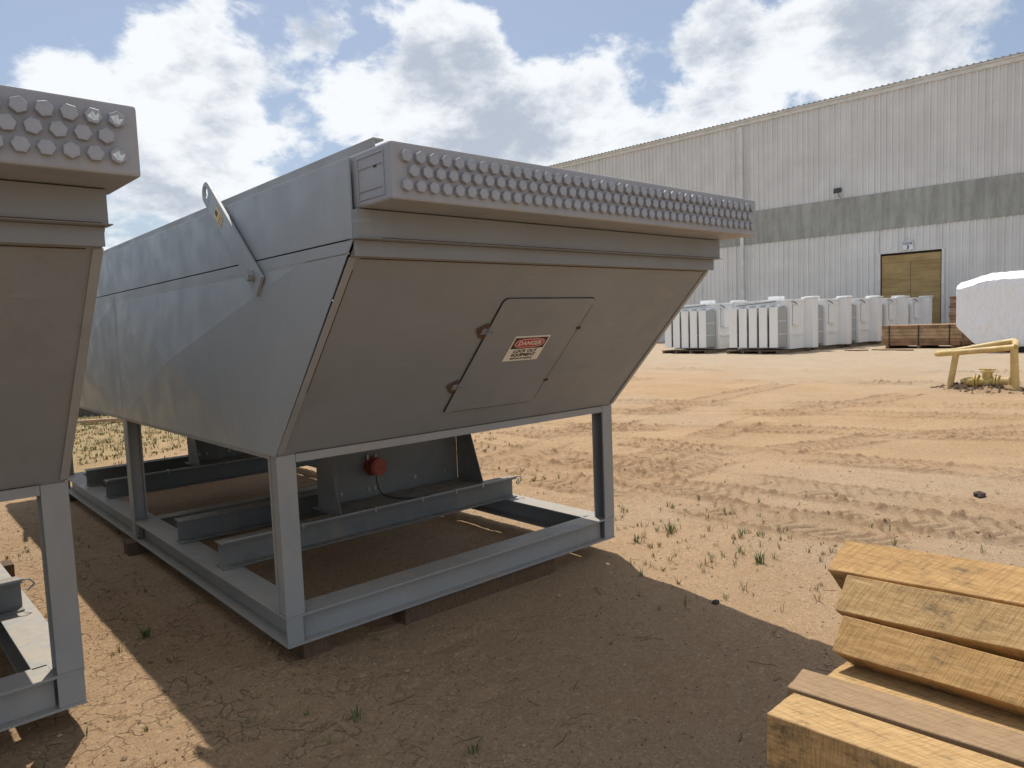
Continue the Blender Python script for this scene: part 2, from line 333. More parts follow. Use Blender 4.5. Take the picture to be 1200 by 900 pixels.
scatter_stones()
M_grass=mat('weed_green',(.12,.165,.055),.6,0,.35,40); M_dry=mat('dry_straw',(.38,.29,.14),.7,0,.3,30)
def tuft(mb,x,y,h,n,spread,dry=.3,w=.0035):
    z=gh(x,y)
    for i in range(n):
        a=random.random()*6.28; rr=random.random()*spread; bx,by=x+math.cos(a)*rr*.5,y+math.sin(a)*rr*.5
        hh=h*(.45+.7*random.random()); lean=hh*(.2+.9*random.random()); a2=a+random.uniform(-.7,.7)
        ww=w*(.6+.8*random.random()); px,py=-math.sin(a2)*ww,math.cos(a2)*ww
        mx,my,mz=bx+math.cos(a2)*lean*.35,by+math.sin(a2)*lean*.35,z+hh*.65; tx,ty,tz=bx+math.cos(a2)*lean,by+math.sin(a2)*lean,z+hh
        mb.add([(bx-px,by-py,z-.004),(bx+px,by+py,z-.004),(mx+px*.8,my+py*.8,mz),(mx-px*.8,my-py*.8,mz),(tx,ty,tz)],[(0,1,2,3),(3,2,4)],1 if random.random()<dry else 0)
def grass():
    mb=MB()
    for i in range(150):
        x=random.uniform(-1.7,.5); y=random.uniform(-1.7,3.5)
        tuft(mb,x,y,random.uniform(.02,.05),random.randint(4,10),.03,.5,.002)
    for i in range(150):
        x=random.gauss(3.0,.55); y=random.gauss(-.35,.6)
        if x<2.5 and y>-.2: continue
        tuft(mb,x,y,random.uniform(.02,.07),random.randint(4,11),.035,.45,.002)
    for i in range(60):
        tuft(mb,random.uniform(2.5,6.5),random.uniform(-2.2,5),random.uniform(.015,.04),random.randint(3,8),.03,.6,.002)
    for i in range(5200):
        x=random.uniform(-1.0,6.5); y=random.uniform(5.6,17)
        if y<6.4+.75*x*random.random()+random.random(): continue
        tuft(mb,x,y,random.uniform(.02,.08),random.randint(4,7),.14,.62,.006)
    for (cx,cy,n,s) in ((4.9,5.2,60,.5),(4.3,4.2,40,.25),(6.2,6.8,60,.7),(3.5,2.2,14,.3),(2.75,1.25,14,.15)):
        for i in range(n): tuft(mb,random.gauss(cx,s),random.gauss(cy,s),random.uniform(.03,.08),7,.06,.35,.004)
    tag(mb.build('grass',[M_grass,M_dry]),'sparse short weeds and dry grass growing out of the dirt','grass',kind='stuff')
    mb=MB()
    for i in range(420):
        th=YAW+random.uniform(-.8,.5); d=1.3+random.random()**1.4*5; x=CAM[0]+math.sin(th)*d; y=CAM[1]+math.cos(th)*d; a=random.random()*6.28; l=random.uniform(.02,.13); k=random.uniform(-.5,.5)
        pts=[]
        for j in range(5):
            t=j/4; xx=x+math.cos(a+k*t)*l*t; yy=y+math.sin(a+k*t)*l*t; pts.append((xx,yy,gh(xx,yy)+.003+.012*t*(random.random()>.6)))
        mb.tube(pts,random.uniform(.0006,.0014),4,random.choice((0,1)))
    tag(mb.build('straw_litter',[M_dry,mat('dead_twig',(.09,.06,.04),.9)]),'dead stems and twigs lying scattered on the dirt','litter',kind='stuff')
grass()
WEEDS=[(3.0,-.03,.085,34,'bright green weed clump right of the front frame leg','tallest'),(2.66,.02,.06,16,'small green weed close beside the right corner leg of the cooler',''),
       (2.93,1.55,.12,14,'lone upright weed standing behind the right side beam of the cooler',''),(-.38,.93,.07,26,'green weed at the shadow edge in the gap between the two coolers',''),
       (2.82,-.86,.085,26,'thin weed cluster left of the end of the highest timber',''),(.0,-.62,.06,14,'dark weed in the shade in front of the near corner post',''),(.2,-1.15,.06,16,'weed at the bottom of the photo in the deep shade','')]
for x,y,h,n,lab,_ in WEEDS:
    mb=MB(); tuft(mb,x,y,h,n,.10 if n>30 else .05,.12,.0035); tag(mb.build('weed',[M_grass,M_dry]),lab,'weed',group='green weeds in the yard')

# ------------------------------------------------------------------ air coolers
BW,L1,HB,ZB,ZT,SL=2.398,2.67,.15,.932,1.825,.822
FT0,FT1,HD,HZ0,HZ1,HX0,HX1=1.8426,1.9496,1.073,1.9536,2.1537,.018,2.4385
LT=2*L1
def ibeam(mb,a,b,z0,z1,axis,w,t=.010,web=.5,mi=0):
    # a,b: along-axis range; axis 'x' -> w=(y0,y1)
    y0,y1=w; wc=y0+(y1-y0)*web
    def bx(p0,p1,q0,q1,r0,r1):
        if axis=='x': mb.box(p0,q0,r0,p1,q1,r1,mi)
        else: mb.box(q0,p0,r0,q1,p1,r1,mi)
    bx(a,b,y0,y1,z0,z0+t); bx(a,b,y0,y1,z1-t,z1); bx(a,b,wc-t/2,wc+t/2,z0+t,z1-t)
def plug_mesh(mats,chip=False):
    mb=MB(); r=.0225
    vs=[];n=6
    for rr,yy in ((r,0),(r,-.0165),(r*.93,-.0180)):
        for i in range(n): t=2*math.pi*i/n; vs.append((rr*math.cos(t),yy,rr*math.sin(t)))
    fs=[(i,(i+1)%n,n+(i+1)%n,n+i) for i in range(n)]+[(n+i,n+(i+1)%n,2*n+(i+1)%n,2*n+i) for i in range(n)]+[tuple(range(2*n,3*n))]
    mb.add(vs,fs)
    if chip: mb.add([(-.016,-.0185,-.006),(-.004,-.0185,.013),(.004,-.0185,.002),(.012,-.0185,.012),(.013,-.0185,-.010),(0,-.0185,-.013)],[(0,1,2,3,4,5)],1)
    me_o=mb.build('plug',mats); me=me_o.data; bpy.data.objects.remove(me_o); return me
PLUG=plug_mesh([M_plug]); PLUGC=plug_mesh([M_plug,M_bare],True)

def air_cooler(loc,rz,label,left=False):
    T=thing('air_cooler',label,'air cooler',loc,rz,'grey steel air coolers')
    P=lambda mb,name,mats,bv=.002,parent=None: mb.build(name,mats,parent or T,bv)
    # base frame
    mb=MB(); fw=.16
    for x0,x1,web in ((0,fw,.42),(BW-fw,BW,.58)): ibeam(mb,fw*.9,LT-fw*.9,0,HB,'y',(x0,x1),.011,web)
    for y0,y1,web in ((0,fw,.30),(LT-fw,LT,.70)): 
        ibeam(mb,.104,BW-.104,0,HB-.0,'x',(y0,y1),.0115,web)
    for x0,x1 in ((0,.104),(BW-.104,BW)):
        for y0,y1 in ((0,fw*.9),(LT-fw*.9,LT)):
            mb.box(x0,y0,0,x1,y1,.0112); mb.box(x0,y0,HB-.0112,x1,y1,HB)
    ibeam(mb,fw,BW-fw,.02,HB-.012,'x',(L1-.06,L1+.06),.009)
    P(mb,'base_frame',[M_base],.0015)
    for x0,x1 in ((0.002,.098),(BW-.098,BW-.002)):
        for y0 in (.004,L1-.05,LT-.104):
            mb=MB()
            if y0<.1 : mb.box(x0,y0,.0115,x1-.012 if x0<1 else x1,y0+.012,HB-.0115)
            else: mb.box(x0+(.0 if x0<1 else .086),y0,.0115,x0+(.010 if x0<1 else .096),y0+.1,HB-.0115); 
            mb.box((x0+x1)/2-.005,y0+.0125,.0118,(x0+x1)/2+.005,y0+.09,HB-.0118)
            P(mb,'stiffener',[M_base],.001)
    # posts
    for x0 in (0,BW-.096):
        for iy,y0 in enumerate((0,L1-.05,LT-.1)):
            mb=MB(); z0,z1=HB+.001,ZB-.002
            if iy==1:
                mb.box(x0,y0,z0,x0+.009,y0+.1,z1); mb.box(x0+.087,y0,z0,x0+.096,y0+.1,z1); mb.box(x0+.009,y0+.046,z0,x0+.087,y0+.054,z1)
            else:
                yf=y0 if iy==0 else y0+.088
                mb.box(x0,yf,z0,x0+.096,yf+.011,z1)
                yb=y0+.088 if iy==0 else y0
                mb.box(x0,yb,z0,x0+.096,yb+.011,z1)
                mb.box(x0+.008 if x0<1 else x0+.080,y0+.011,z0,x0+.016 if x0<1 else x0+.088,y0+.088,z1)
            P(mb,'post',[M_base],.002)
    # bottom edge rail of body
    mb=MB(); zr=ZB-.042
    mb.box(.098,.001,zr,BW-.098,.009,ZB); mb.box(.098,LT-.009,zr,BW-.098,LT-.001,ZB)
    for x0,x1 in ((.0005,.006),(BW-.006,BW-.0005)):
        mb.box(x0,.102,ZB-.022,x1,L1-.052,ZB-.001); mb.box(x0,L1+.052,ZB-.022,x1,LT-.102,ZB-.001)
    mb.box(.007,.01,ZB-.004,BW-.007,LT-.01,ZB+.004)
    P(mb,'edge_rail',[M_base],.0015)
    # hopper front/back
    def slope(sgn,y0,name):
        mb=MB(); t=.006
        a=(0.006,y0,ZB+.0045); b_=(BW-.006,y0,ZB+.0045); c=(BW-.006,y0-sgn*SL,ZT); d=(.006,y0-sgn*SL,ZT)
        mb.prism([a,b_,c,d],(0,sgn*t,0))
        # short vertical upstand below the top frame
        mb.box(.004,y0-sgn*SL-.001*sgn,ZT-.044,BW-.004,y0-sgn*(SL-.010),FT0-.002)
        return P(mb,name,[M_front],.001)
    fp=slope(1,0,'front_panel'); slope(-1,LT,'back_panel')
    n=Vector((0,-(ZT-ZB),-SL)).normalized(); upv=Vector((0,-SL,ZT-ZB)).normalized()
    Pm=Matrix(((1,0,0,0),(0,upv.y,n.y,0),(0,upv.z,n.z,ZB),(0,0,0,1)))  # local: x, up slope, out
    SLn=math.hypot(SL,ZT-ZB)
    mb=MB()
    for x0,x1 in ((.0,.030),(BW-.030,BW)): mb.box(x0,.02,.0005,x1,SLn-.06,.005,mt=Pm)
    mb.box(.034,.42,.0006,.037,SLn-.12,.0022,1,mt=Pm)
    mb.box(.05,SLn-.066,.0006,BW-.05,SLn-.063,.003,1,mt=Pm)
    mb.box(.1,.004,.0006,BW-.1,.007,.0028,1,mt=Pm)
    P(mb,'corner_flange',[M_steel,M_rustline],0,fp)
    # hatch
    mb=MB(); hx0,hx1,s0,s1=.895,1.54,.165,.950
    rr=.03; poly=[]
    for cx,cy,a0 in ((hx1-rr,s1-rr,0),(hx0+rr,s1-rr,90),(hx0+rr*.3,s0+rr*.3,180),(hx1-rr,s0+rr,270)):
        q=rr if a0!=180 else rr*.3
        for k in range(5): a=R(a0+k*22.5); poly.append((cx+q*math.cos(a),cy+q*math.sin(a),.0045))
    mb.prism(poly,(0,0,.003),mt=Pm)
    big=[(p[0]+(.0035 if p[0]>1.2 else -.0045),p[1]+(.003 if p[1]>.5 else -.0035),.0004) for p in poly]
    mb.prism(big,(0,0,.0025),1,mt=Pm)
    mb.box(hx1-.002,s0+.03,.0046,hx1+.0015,s1-.04,.0079,1,mt=Pm); mb.box(hx0+.05,s0-.001,.0046,hx1-.03,s0+.0018,.0079,1,mt=Pm)
    H=P(mb,'access_hatch',[M_front,M_dark],0)
    for s in (.745,.360):
        mb=MB(); mb.cyl(Pm@Vector((hx0-.002,s-.024,.012)),Pm@Vector((hx0-.002,s+.024,.012)),.0085,10)
        mb.box(hx0-.040,s-.018,.005,hx0-.004,s+.018,.009,mt=Pm); mb.box(hx0+.004,s-.018,.0078,hx0+.034,s+.018,.0115,mt=Pm)
        mb.cyl(Pm@Vector((hx0-.026,s,.008)),Pm@Vector((hx0-.026,s,.017)),.006,6); mb.cyl(Pm@Vector((hx0+.02,s,.008)),Pm@Vector((hx0+.02,s,.019)),.006,6)
        mb.add([Pm@Vector((hx0-.02+.050*math.cos(t)*(1+.25*math.sin(3*t)),s+.042*math.sin(t)*(1+.2*math.cos(4*t)),.0056)) for t in [k*.3927 for k in range(16)]],[tuple(range(16))],1)
        P(mb,'hinge',[M_front,M_rustline],.001,H)
    for s in (.745,.345):
        mb=MB(); mb.cyl(Pm@Vector((hx1+.002,s,.004)),Pm@Vector((hx1+.002,s,.016)),.007,8,1); mb.box(hx1-.016,s-.008,.0078,hx1+.018,s+.008,.011,1,mt=Pm)
        P(mb,'latch',[M_front,M_rustline],.001,H)
    # danger sign
    sx0,sx1,t0,t1=1.103,1.356,.525,.702; e=.0083; sc_y=(t1-t0)
    mb=MB(); mb.box(sx0,t0,e,sx1,t1,e+.001,0,mt=Pm); b_=.009
    ymid=t0+sc_y*.50
    mb.box(sx0+b_,ymid,e+.0012,sx1-b_,t1-b_*1.2,e+.0016,2,mt=Pm)
    cx,cy=(sx0+sx1)/2,(ymid+t1-b_*1.2)/2; 
    def oval(rx,ry,z,mi):
        q=[]
        for k in range(40):
            a=2*math.pi*k/40; q.append((cx+rx*abs(math.cos(a))**.7*(1 if math.cos(a)>0 else -1),cy+ry*abs(math.sin(a))**.7*(1 if math.sin(a)>0 else -1),z))
        mb.prism(q,(0,0,.0003),mi,mt=Pm)
    oval(.108,.033,e+.0018,1); oval(.103,.0295,e+.0023,0); oval(.099,.0265,e+.0028,1)
    text_geo(mb,'DANGER',.040,Pm@Matrix.Translation((cx,cy,e+.0040)),0,.0003,.0008,1.02)
    text_geo(mb,'LOCK OUT',.030,Pm@Matrix.Translation((cx,t0+.070,e+.0020)),2,.0003,.0008,1.1)
    text_geo(mb,'EQUIPMENT',.030,Pm@Matrix.Translation((cx,t0+.042,e+.0020)),2,.0003,.0008,1.05)
    text_geo(mb,'BEFORE ENTERING',.015,Pm@Matrix.Translation((cx,t0+.017,e+.0020)),2,.0003,.0004,1.25)
    o=P(mb,'warning_label',[M_white,M_red,M_blackp],0,H); o['label']='white warning sign with red DANGER oval above LOCK OUT EQUIPMENT'
    # side panels with cross creases
    for x,sg in ((0,-1),(BW,1)):
        mb=MB()
        def P3(y,z,o=0): return (x+sg*o,y,z)
        def bay(yA,yB,front):
            # yA = outer (header) end, yB = mid post
            d=1 if yB>yA else -1
            LF=(yA+d*.22,ZB+.012); UF=(yA-d*.32,ZT-.045); LB=(yB-d*.02,ZB+.012); UB=(yB-d*.02,ZT-.045); Cn=(yA+d*1.382,1.362)
            A=(yA,ZB); B=(yB,ZB); Cc=(yB,FT0-.002); D=(yA-d*SL,FT0-.002)
            q=[P3(*LF),P3(*UF),P3(*LB),P3(*UB),P3(*Cn,.042),P3(*A),P3(*B),P3(*Cc),P3(*D)]
            mb.add(q,[(0,2,4),(2,3,4),(3,1,4),(1,0,4),(5,6,2,0),(6,7,3,2),(7,8,1,3),(8,5,0,1)],0)
        bay(0,L1,True); bay(LT,L1,False)
        # inner skin gives thickness
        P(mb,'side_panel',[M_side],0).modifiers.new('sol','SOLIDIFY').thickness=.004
        mb=MB(); mb.box(x-.003*(1 if sg<0 else 0)-.0035*0,L1-.003,ZB+.01,x+sg*.004,L1+.003,ZT,1)
        mb.box(x+sg*.0015,-SL+.03,ZT-.034,x+sg*.004,LT+SL-.03,ZT-.030,0)
        P(mb,'panel_seam',[M_weld,M_dark],0)
    # top closing plate
    # upper frame
    mb=MB()
    for x0,x1 in ((-.001,.007),(BW-.007,BW+.001)): mb.box(x0,-.818,FT0+.004,x1,LT+.818,2.143)
    for x0,x1 in ((.0072,.040),(BW-.040,BW-.0072)):
        mb.box(x0,-.735,2.132,x1,LT+.735,2.1425); mb.box(x0,-.735,FT0+.016,x1,LT+.735,FT0+.026)
    P(mb,'side_frame',[M_side],.002)
    mb=MB()
    mb.box(.0405,-.735,1.96,.0485,LT+.735,2.15); mb.box(.0405,-.93,2.157,.0485,LT+.93,2.196); mb.box(.049,-.93,2.188,.085,LT+.93,2.1955)
    # bundle of finned tubes seen as a slab under the header tops
    mb.box(.06,-.735,1.99,BW-.06,LT+.735,2.12)
    P(mb,'tube_bundle',[M_steel],.0015)
    for sgn,yy in ((1,-.862),(-1,LT+.862)):
        mb=MB(); mb.box(-.002,yy,FT0+.003,BW+.0,yy+sgn*.0395,FT1)
        mb.box(-.006,yy-sgn*.012,FT0-.001,BW+.01,yy+sgn*.06,FT0+.0022)
        P(mb,'end_frame',[M_front],.002)
    mb=MB()
    mb.box(.1,-.866,FT0+.0025,BW-.02,-.8625,FT0+.006,0); P(mb,'seam_line',[M_rustline],0)
    # lifting lug on visible side
    for sg,x in ((-1,-.012),(1,BW+.012)):
        for yb in (0,1):
            mb=MB(); d=Vector((0,.747,.664)); nn=Vector((0,-.664,.747)); B0=Vector((x,.068,1.766))+nn*.008; Cc=Vector((x,.585,2.232))
            if yb: 
                fl=lambda v:Vector((v.x,LT-v.y,v.z)); B0=fl(B0);Cc=fl(Cc);d=fl(d)-Vector((0,LT,0));nn=fl(nn)-Vector((0,LT,0))
            w=.056; out=[]; out.append(B0-d*.075-nn*w); out.append(B0-d*.105*0-d*.075+nn*w)
            out=[B0-d*.078+nn*w, ]
            N_=17; arc=[]
            for k in range(N_): a=R(90-180*k/(N_-1)); arc.append(Cc+nn*(w*math.sin(a))+d*(w*math.cos(a)))
            outer=[B0-d*.078+nn*w]+arc+[B0-d*.078-nn*w]
            hole=[]
            for k in range(24): a=2*math.pi*k/24; hole.append(Cc+d*.006+nn*(.027*math.sin(a))+d*(.034*math.cos(a)))
            # ring around the hole + shank, built as quads
            vs=[];fs=[]; t=Vector((sg*.016,0,0))
            ring_o=[]
            for k in range(24):
                a=2*math.pi*k/24; c,s_=math.cos(a),math.sin(a)
                if c>=0: ring_o.append(Cc+nn*(w*s_)+d*(w*c))
                else:
                    q=max(abs(s_),abs(c)); ring_o.append(Cc+nn*(w*s_/q)+d*(w*c/q))
            for lay in (0,1):
                vs+= [h+t*lay for h in hole]+[h+t*lay for h in ring_o]
            for k in range(24):
                k2=(k+1)%24; fs+=[(k,k2,24+k2,24+k),(48+k,48+k2,72+k2,72+k),(k,k2,48+k2,48+k),(24+k,24+k2,72+k2,72+k)]
            mb.add(vs,fs)
            e0=Cc-d*w; mb.hexa([e0+nn*w,e0-nn*w,B0-d*.078-nn*w,B0-d*.078+nn*w]+[v+t for v in (e0+nn*w,e0-nn*w,B0-d*.078-nn*w,B0-d*.078+nn*w)])
            Lg=P(mb,'lifting_lug',[M_side],.0015)
            mb=MB(); mb.cyl(B0+Vector((sg*.016,0,0)),B0+Vector((sg*.021,0,0)),.030,20); mb.cyl(B0+Vector((sg*.021,0,0)),B0+Vector((sg*.046,0,0)),.024,6,smooth=False); mb.cyl(B0+Vector((-sg*.010,0,0)),B0+Vector((sg*.0005,0,0)),.03,16)
            P(mb,'bolt',[M_bolt],.001,Lg)
            mb=MB(); c0=Cc-d*.205-nn*.002; xx=Vector((sg*.0168,0,0))
            def rc(a0,a1,b0,b1,off,mi): mb.prism([c0+d*a0+nn*b0+xx*off,c0+d*a1+nn*b0+xx*off,c0+d*a1+nn*b1+xx*off,c0+d*a0+nn*b1+xx*off],(sg*.0008,0,0),mi)
            rc(-.055,.055,-.032,.032,1,0); rc(.012,.045,-.012,.012,1.05,1); rc(-.045,-.01,-.024,-.016,1.05,2); rc(-.045,-.01,-.006,.002,1.05,2); rc(-.045,-.01,.012,.02,1.05,2)
            P(mb,'caution_label',[M_yel,M_blackp,M_dry],0,Lg)
    # header boxes
    for sgn,yo in ((1,0),(-1,LT)):
        y0=yo-sgn*HD; y1=yo-sgn*.74
        mb=MB(); mb.box(HX0,y0,HZ0,HX1,y1,HZ1)
        Hd=P(mb,'header_box',[M_header],.009)
        for xx,s2 in ((HX0,-1),(HX1,1)):
            mb=MB()
            ya,yb=sorted((y0+sgn*.045,yo-sgn*.845)); za,zb_=HZ0+.022,HZ1-.022
            def fr(a0,a1,b0,b1,w): 
                mb.box(xx,a0,b0,xx+s2*.0035,a1,b0+w); mb.box(xx,a0,b1-w,xx+s2*.0035,a1,b1); mb.box(xx,a0,b0+w,xx+s2*.0035,a0+w,b1-w); mb.box(xx,a1-w,b0+w,xx+s2*.0035,a1,b1-w)
            fr(ya,yb,za,zb_,.007); mb.box(xx,ya+.007,zb_-.045,xx+s2*.0035,yb-.007,zb_-.040); mb.box(xx,ya+.007,za+.030,xx+s2*.0035,yb-.007,za+.035)
            for k in (0,.012): mb.box(xx,ya+.05+k,HZ1-.075,xx+s2*.004,ya+.054+k,HZ1-.067,1)
            P(mb,'end_plate',[M_header,M_dark],.001,Hd)
        # plugs
        rows=[(2.104,.0762,41),(2.055,.1050,40),(2.004,.0740,41)]
        slots=[(x0+.0576*i,z) for z,x0,nn_ in rows for i in range(nn_)]
        slots.sort(key=lambda q:q[0],reverse=left)
        lim=100 if sgn==1 else 0
        if sgn==1:
            for i,(px_,pz) in enumerate(slots[:lim]):
                chip=(not left and pz<2.03 and i in (4,7)) or (left and i in (0,1,3))
                o=bpy.data.objects.new('plug',PLUGC if chip else PLUG); COL.objects.link(o); o.parent=Hd
                o.location=(px_,y0+.0005,pz); o.rotation_euler=(0,random.random()*1.05,0)
                if chip: o['label']='plug with chipped paint showing bare metal'
        mb=MB()
        for px_,pz in slots[lim:]:
            a=random.random()*1.05; mb.cyl((px_,y0,pz),(px_,y0-sgn*.0145,pz),.0222,6,smooth=False,rot=a)
        o=P(mb,'plug_rows',[M_plug],.001,Hd); o['kind']='stuff'
    # cross beams, fan supports
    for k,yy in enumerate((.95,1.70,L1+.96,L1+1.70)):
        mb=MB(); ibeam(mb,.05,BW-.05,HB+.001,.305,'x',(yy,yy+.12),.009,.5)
        P(mb,'cross_beam',[M_base_shade],.0015)
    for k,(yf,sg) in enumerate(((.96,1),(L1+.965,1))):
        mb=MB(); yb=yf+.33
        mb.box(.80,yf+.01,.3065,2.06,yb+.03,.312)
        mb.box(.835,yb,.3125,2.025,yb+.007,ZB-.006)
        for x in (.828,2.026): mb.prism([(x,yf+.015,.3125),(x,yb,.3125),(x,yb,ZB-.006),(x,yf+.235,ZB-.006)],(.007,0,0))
        Fp=P(mb,'fan_support',[M_base_shade],.001)
        for x in (.93,1.0,1.22,1.27,1.62,1.9):
            mb=MB(); mb.cyl((x,yb,.37+(.02 if x>1.5 else 0)),(x,yb-.012,.37+(.02 if x>1.5 else 0)),.010,6,smooth=False); mb.cyl((x,yb,.37+(.02 if x>1.5 else 0)),(x,yb-.003,.37+(.02 if x>1.5 else 0)),.015,12); P(mb,'bolt',[M_bolt],0,Fp)
        if k==0 and not left:
            bx,bz=1.255,.535
            mb=MB(); mb.cyl((bx,yb,bz),(bx,yb-.035,bz),.066,10,smooth=False); mb.cyl((bx+.0,yb-.035,bz),(bx,yb-.062,bz),.055,24); mb.cyl((bx,yb-.062,bz),(bx,yb-.105,bz),.062,24); mb.cyl((bx,yb-.105,bz),(bx,yb-.112,bz),.050,24)
            for a in range(6): t=a*1.047; mb.cyl((bx+.064*math.cos(t),yb-.02,bz+.064*math.sin(t)),(bx+.064*math.cos(t),yb-.045,bz+.064*math.sin(t)),.010,8)
            for dx in (-.045,.02): mb.cyl((bx+dx,yb-.03,bz+.05),(bx+dx,yb-.03,bz+.088),.009,8,1)
            Sw=P(mb,'vibration_switch',[M_redb,M_bolt],.002)
            mb=MB(); pts=[]
            C=[(bx-.01,yb-.075,bz-.06),(bx-.01,yb-.085,bz-.12),(bx+.0,yb-.13,bz-.19),(bx+.05,yf+.08,.325),(bx+.16,yf+.0,.318),(bx+.30,yf-.002,.318)]
            for i in range(len(C)-1):
                p0,p1,p2,p3=[Vector(C[max(0,min(len(C)-1,i+q))]) for q in (-1,0,1,2)]
                for t in (0,.25,.5,.75): pts.append(.5*((2*p1)+(-p0+p2)*t+(2*p0-5*p1+4*p2-p3)*t*t+(-p0+3*p1-3*p2+p3)*t**3))
            mb.tube(pts,.0045,8); P(mb,'cable',[M_black],0,Sw)
        mb=MB(); mb.cyl((.06,yf-.006,.3125),(BW-.04,yf-.006,.3125),.0075,8)
        mb.tube([(BW-.05,yf-.006,.3125),(BW-.02,yf-.02,.312),(BW+.0,yf-.01,.28),(BW-.03,yf+.0,.25)],.005,6)
        Cd=P(mb,'conduit',[M_base],0)
        for x in (.55,1.07,1.45,1.75,2.0): 
            mb=MB(); mb.box(x-.007,yf-.0165,.29,x+.007,yf-.0142,.322); mb.box(x-.007,yf-.016,.3225,x+.007,yf+.03,.3245); P(mb,'clamp',[M_bolt],0,Cd)
    return T
air_cooler((0,0,0),0,'large grey steel air cooler standing whole in the middle of the photo')
air_cooler((-3.217,.053,.012),.028,'grey steel air cooler cut off by the left edge of the photo',True)

# ------------------------------------------------------------------ timber
def wood(name,c1,c2,stain=.5,grey=0):
    def f(N,L,tc,cur,b):
        v=tc.outputs['Object']
        sp=nz(N,L,v,6,4,.5,(1,1,1))
        g=nz(N,L,v,9,8,.75,(9,1.0,9))
        cur=mixc(N,L,rng_(N,L,g,.38,.62),c1,c2)
        # saw marks across the grain
        w=nz(N,L,v,1,5,.6,(14,150,14),(0,0,0))
        rt_=N.new('ShaderNodeMapping'); rt_.inputs['Rotation'].default_value=(0,0,.45); L.new(v,rt_.inputs[0]); w=nz(N,L,rt_.outputs[0],1,4,.6,(14,230,14))
        cur=mixc(N,L,rng_(N,L,w,.46,.66,0,.50),cur,(.21,.125,.05))
        fg=nz(N,L,v,1,6,.7,(150,5,150),(2,0,0)); cur=mixc(N,L,rng_(N,L,fg,.50,.70,0,.5),cur,(.26,.15,.06))
        s=rng_(N,L,nz(N,L,v,4.2,8,.75,(2.0,.9,2),(3,1,4)),.50,.66,0,stain); s=math_(N,L,'MULTIPLY',s,rng_(N,L,nz(N,L,v,60,6,.8),.36,.56,.35,1)); cur=mixc(N,L,s,cur,(.085,.07,.05))
        cur=mixc(N,L,rng_(N,L,nz(N,L,v,50,6,.8,(1.3,.5,1.3),(1,1,9)),.58,.74,0,.6),cur,(.15,.095,.045))
        cur=mixc(N,L,grey,cur,(.25,.20,.15))
        h=math_(N,L,'ADD',math_(N,L,'MULTIPLY',g,.7),math_(N,L,'MULTIPLY',w,.8))
        gn=N.new('ShaderNodeNewGeometry'); sg=N.new('ShaderNodeSeparateXYZ'); L.new(gn.outputs['Normal'],sg.inputs[0])
        eg=N.new('ShaderNodeTexWave'); eg.wave_type='RINGS'; eg.inputs['Scale'].default_value=22; eg.inputs['Distortion'].default_value=2.5; em=N.new('ShaderNodeMapping'); em.inputs['Scale'].default_value=(1,0,1); em.inputs['Location'].default_value=(.05,0,.09); L.new(v,em.inputs[0]); L.new(em.outputs[0],eg.inputs[0])
        cur=mixc(N,L,rng_(N,L,sg.outputs[1],.55,.8,0,.8),cur,mixc(N,L,eg.outputs[1],(.10,.055,.025),(.24,.14,.06)))
        bp=N.new('ShaderNodeBump'); bp.inputs['Strength'].default_value=.55; bp.inputs['Distance'].default_value=.004; L.new(h,bp.inputs['Height']); L.new(bp.outputs[0],b.inputs['Normal'])
        return cur
    return mat(name,c1,.75,0,.1,4,0,10,.25,f)
M_w1=wood('timber_yellow',(.42,.265,.115),(.54,.36,.17),.9); M_w2=wood('timber_orange',(.40,.235,.09),(.52,.32,.135),.85); M_w3=wood('timber_grey',(.29,.19,.105),(.37,.25,.145),.5,.12)
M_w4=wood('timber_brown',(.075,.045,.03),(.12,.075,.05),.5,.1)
def timber(n,w,t,y_dir,length,m_,label,skew=0,mb=None):
    # n: near-top-left corner; w: vector (x,z) to far top; t: vector (x,z) thickness; grid ends slightly uneven
    n=Vector(n); w=Vector((w[0],w[2] if len(w)>2 else 0,w[1])); t=Vector((t[0],skew,t[1])); d=Vector((y_dir[0],y_dir[1],0)).normalized()
    NX,NY,NT=6,28,4; vs=[];idx={}
    mb=MB()
    def P(i,j,k):
        key=(i,j,k)
        if key not in idx:
            a,b_,c=i/NX,j/NY,k/NT
            p=n+w*a+d*(length*b_)+Vector((t.x*c,t.y*c*(1-b_),t.z*c))
            jit=.0009
            p+=Vector((random.uniform(-jit,jit),random.uniform(-jit,jit)*1.5,random.uniform(-jit,jit)))
            idx[key]=len(vs); vs.append(p)
        return idx[key]
    fs=[]
    for j in range(NY):
        for i in range(NX): fs.append((P(i,j,0),P(i+1,j,0),P(i+1,j+1,0),P(i,j+1,0))); fs.append((P(i,j,NT),P(i+1,j,NT),P(i+1,j+1,NT),P(i,j+1,NT)))
        for k in range(NT): fs.append((P(0,j,k),P(0,j,k+1),P(0,j+1,k+1),P(0,j+1,k))); fs.append((P(NX,j,k),P(NX,j,k+1),P(NX,j+1,k+1),P(NX,j+1,k)))
    for i in range(NX):
        for k in range(NT): fs.append((P(i,0,k),P(i+1,0,k),P(i+1,0,k+1),P(i,0,k+1))); fs.append((P(i,NY,k),P(i+1,NY,k),P(i+1,NY,k+1),P(i,NY,k+1)))
    mb.add([tuple(v-n) for v in vs],fs)
    o=mb.build('timber',m_); o.location=n; b=o.modifiers.new('b','BEVEL'); b.width=.002; b.segments=1; b.limit_method='ANGLE'; b.angle_limit=R(50)
    tag(o,label,'timber','sawn timbers in the stack'); return o
LN=2.3
timber((.156,-2.372,.550),(.137,0),(0,-.135),(.075,-.99),LN,M_w1,'thick square timber with yellow top nearest the bottom edge of the photo')
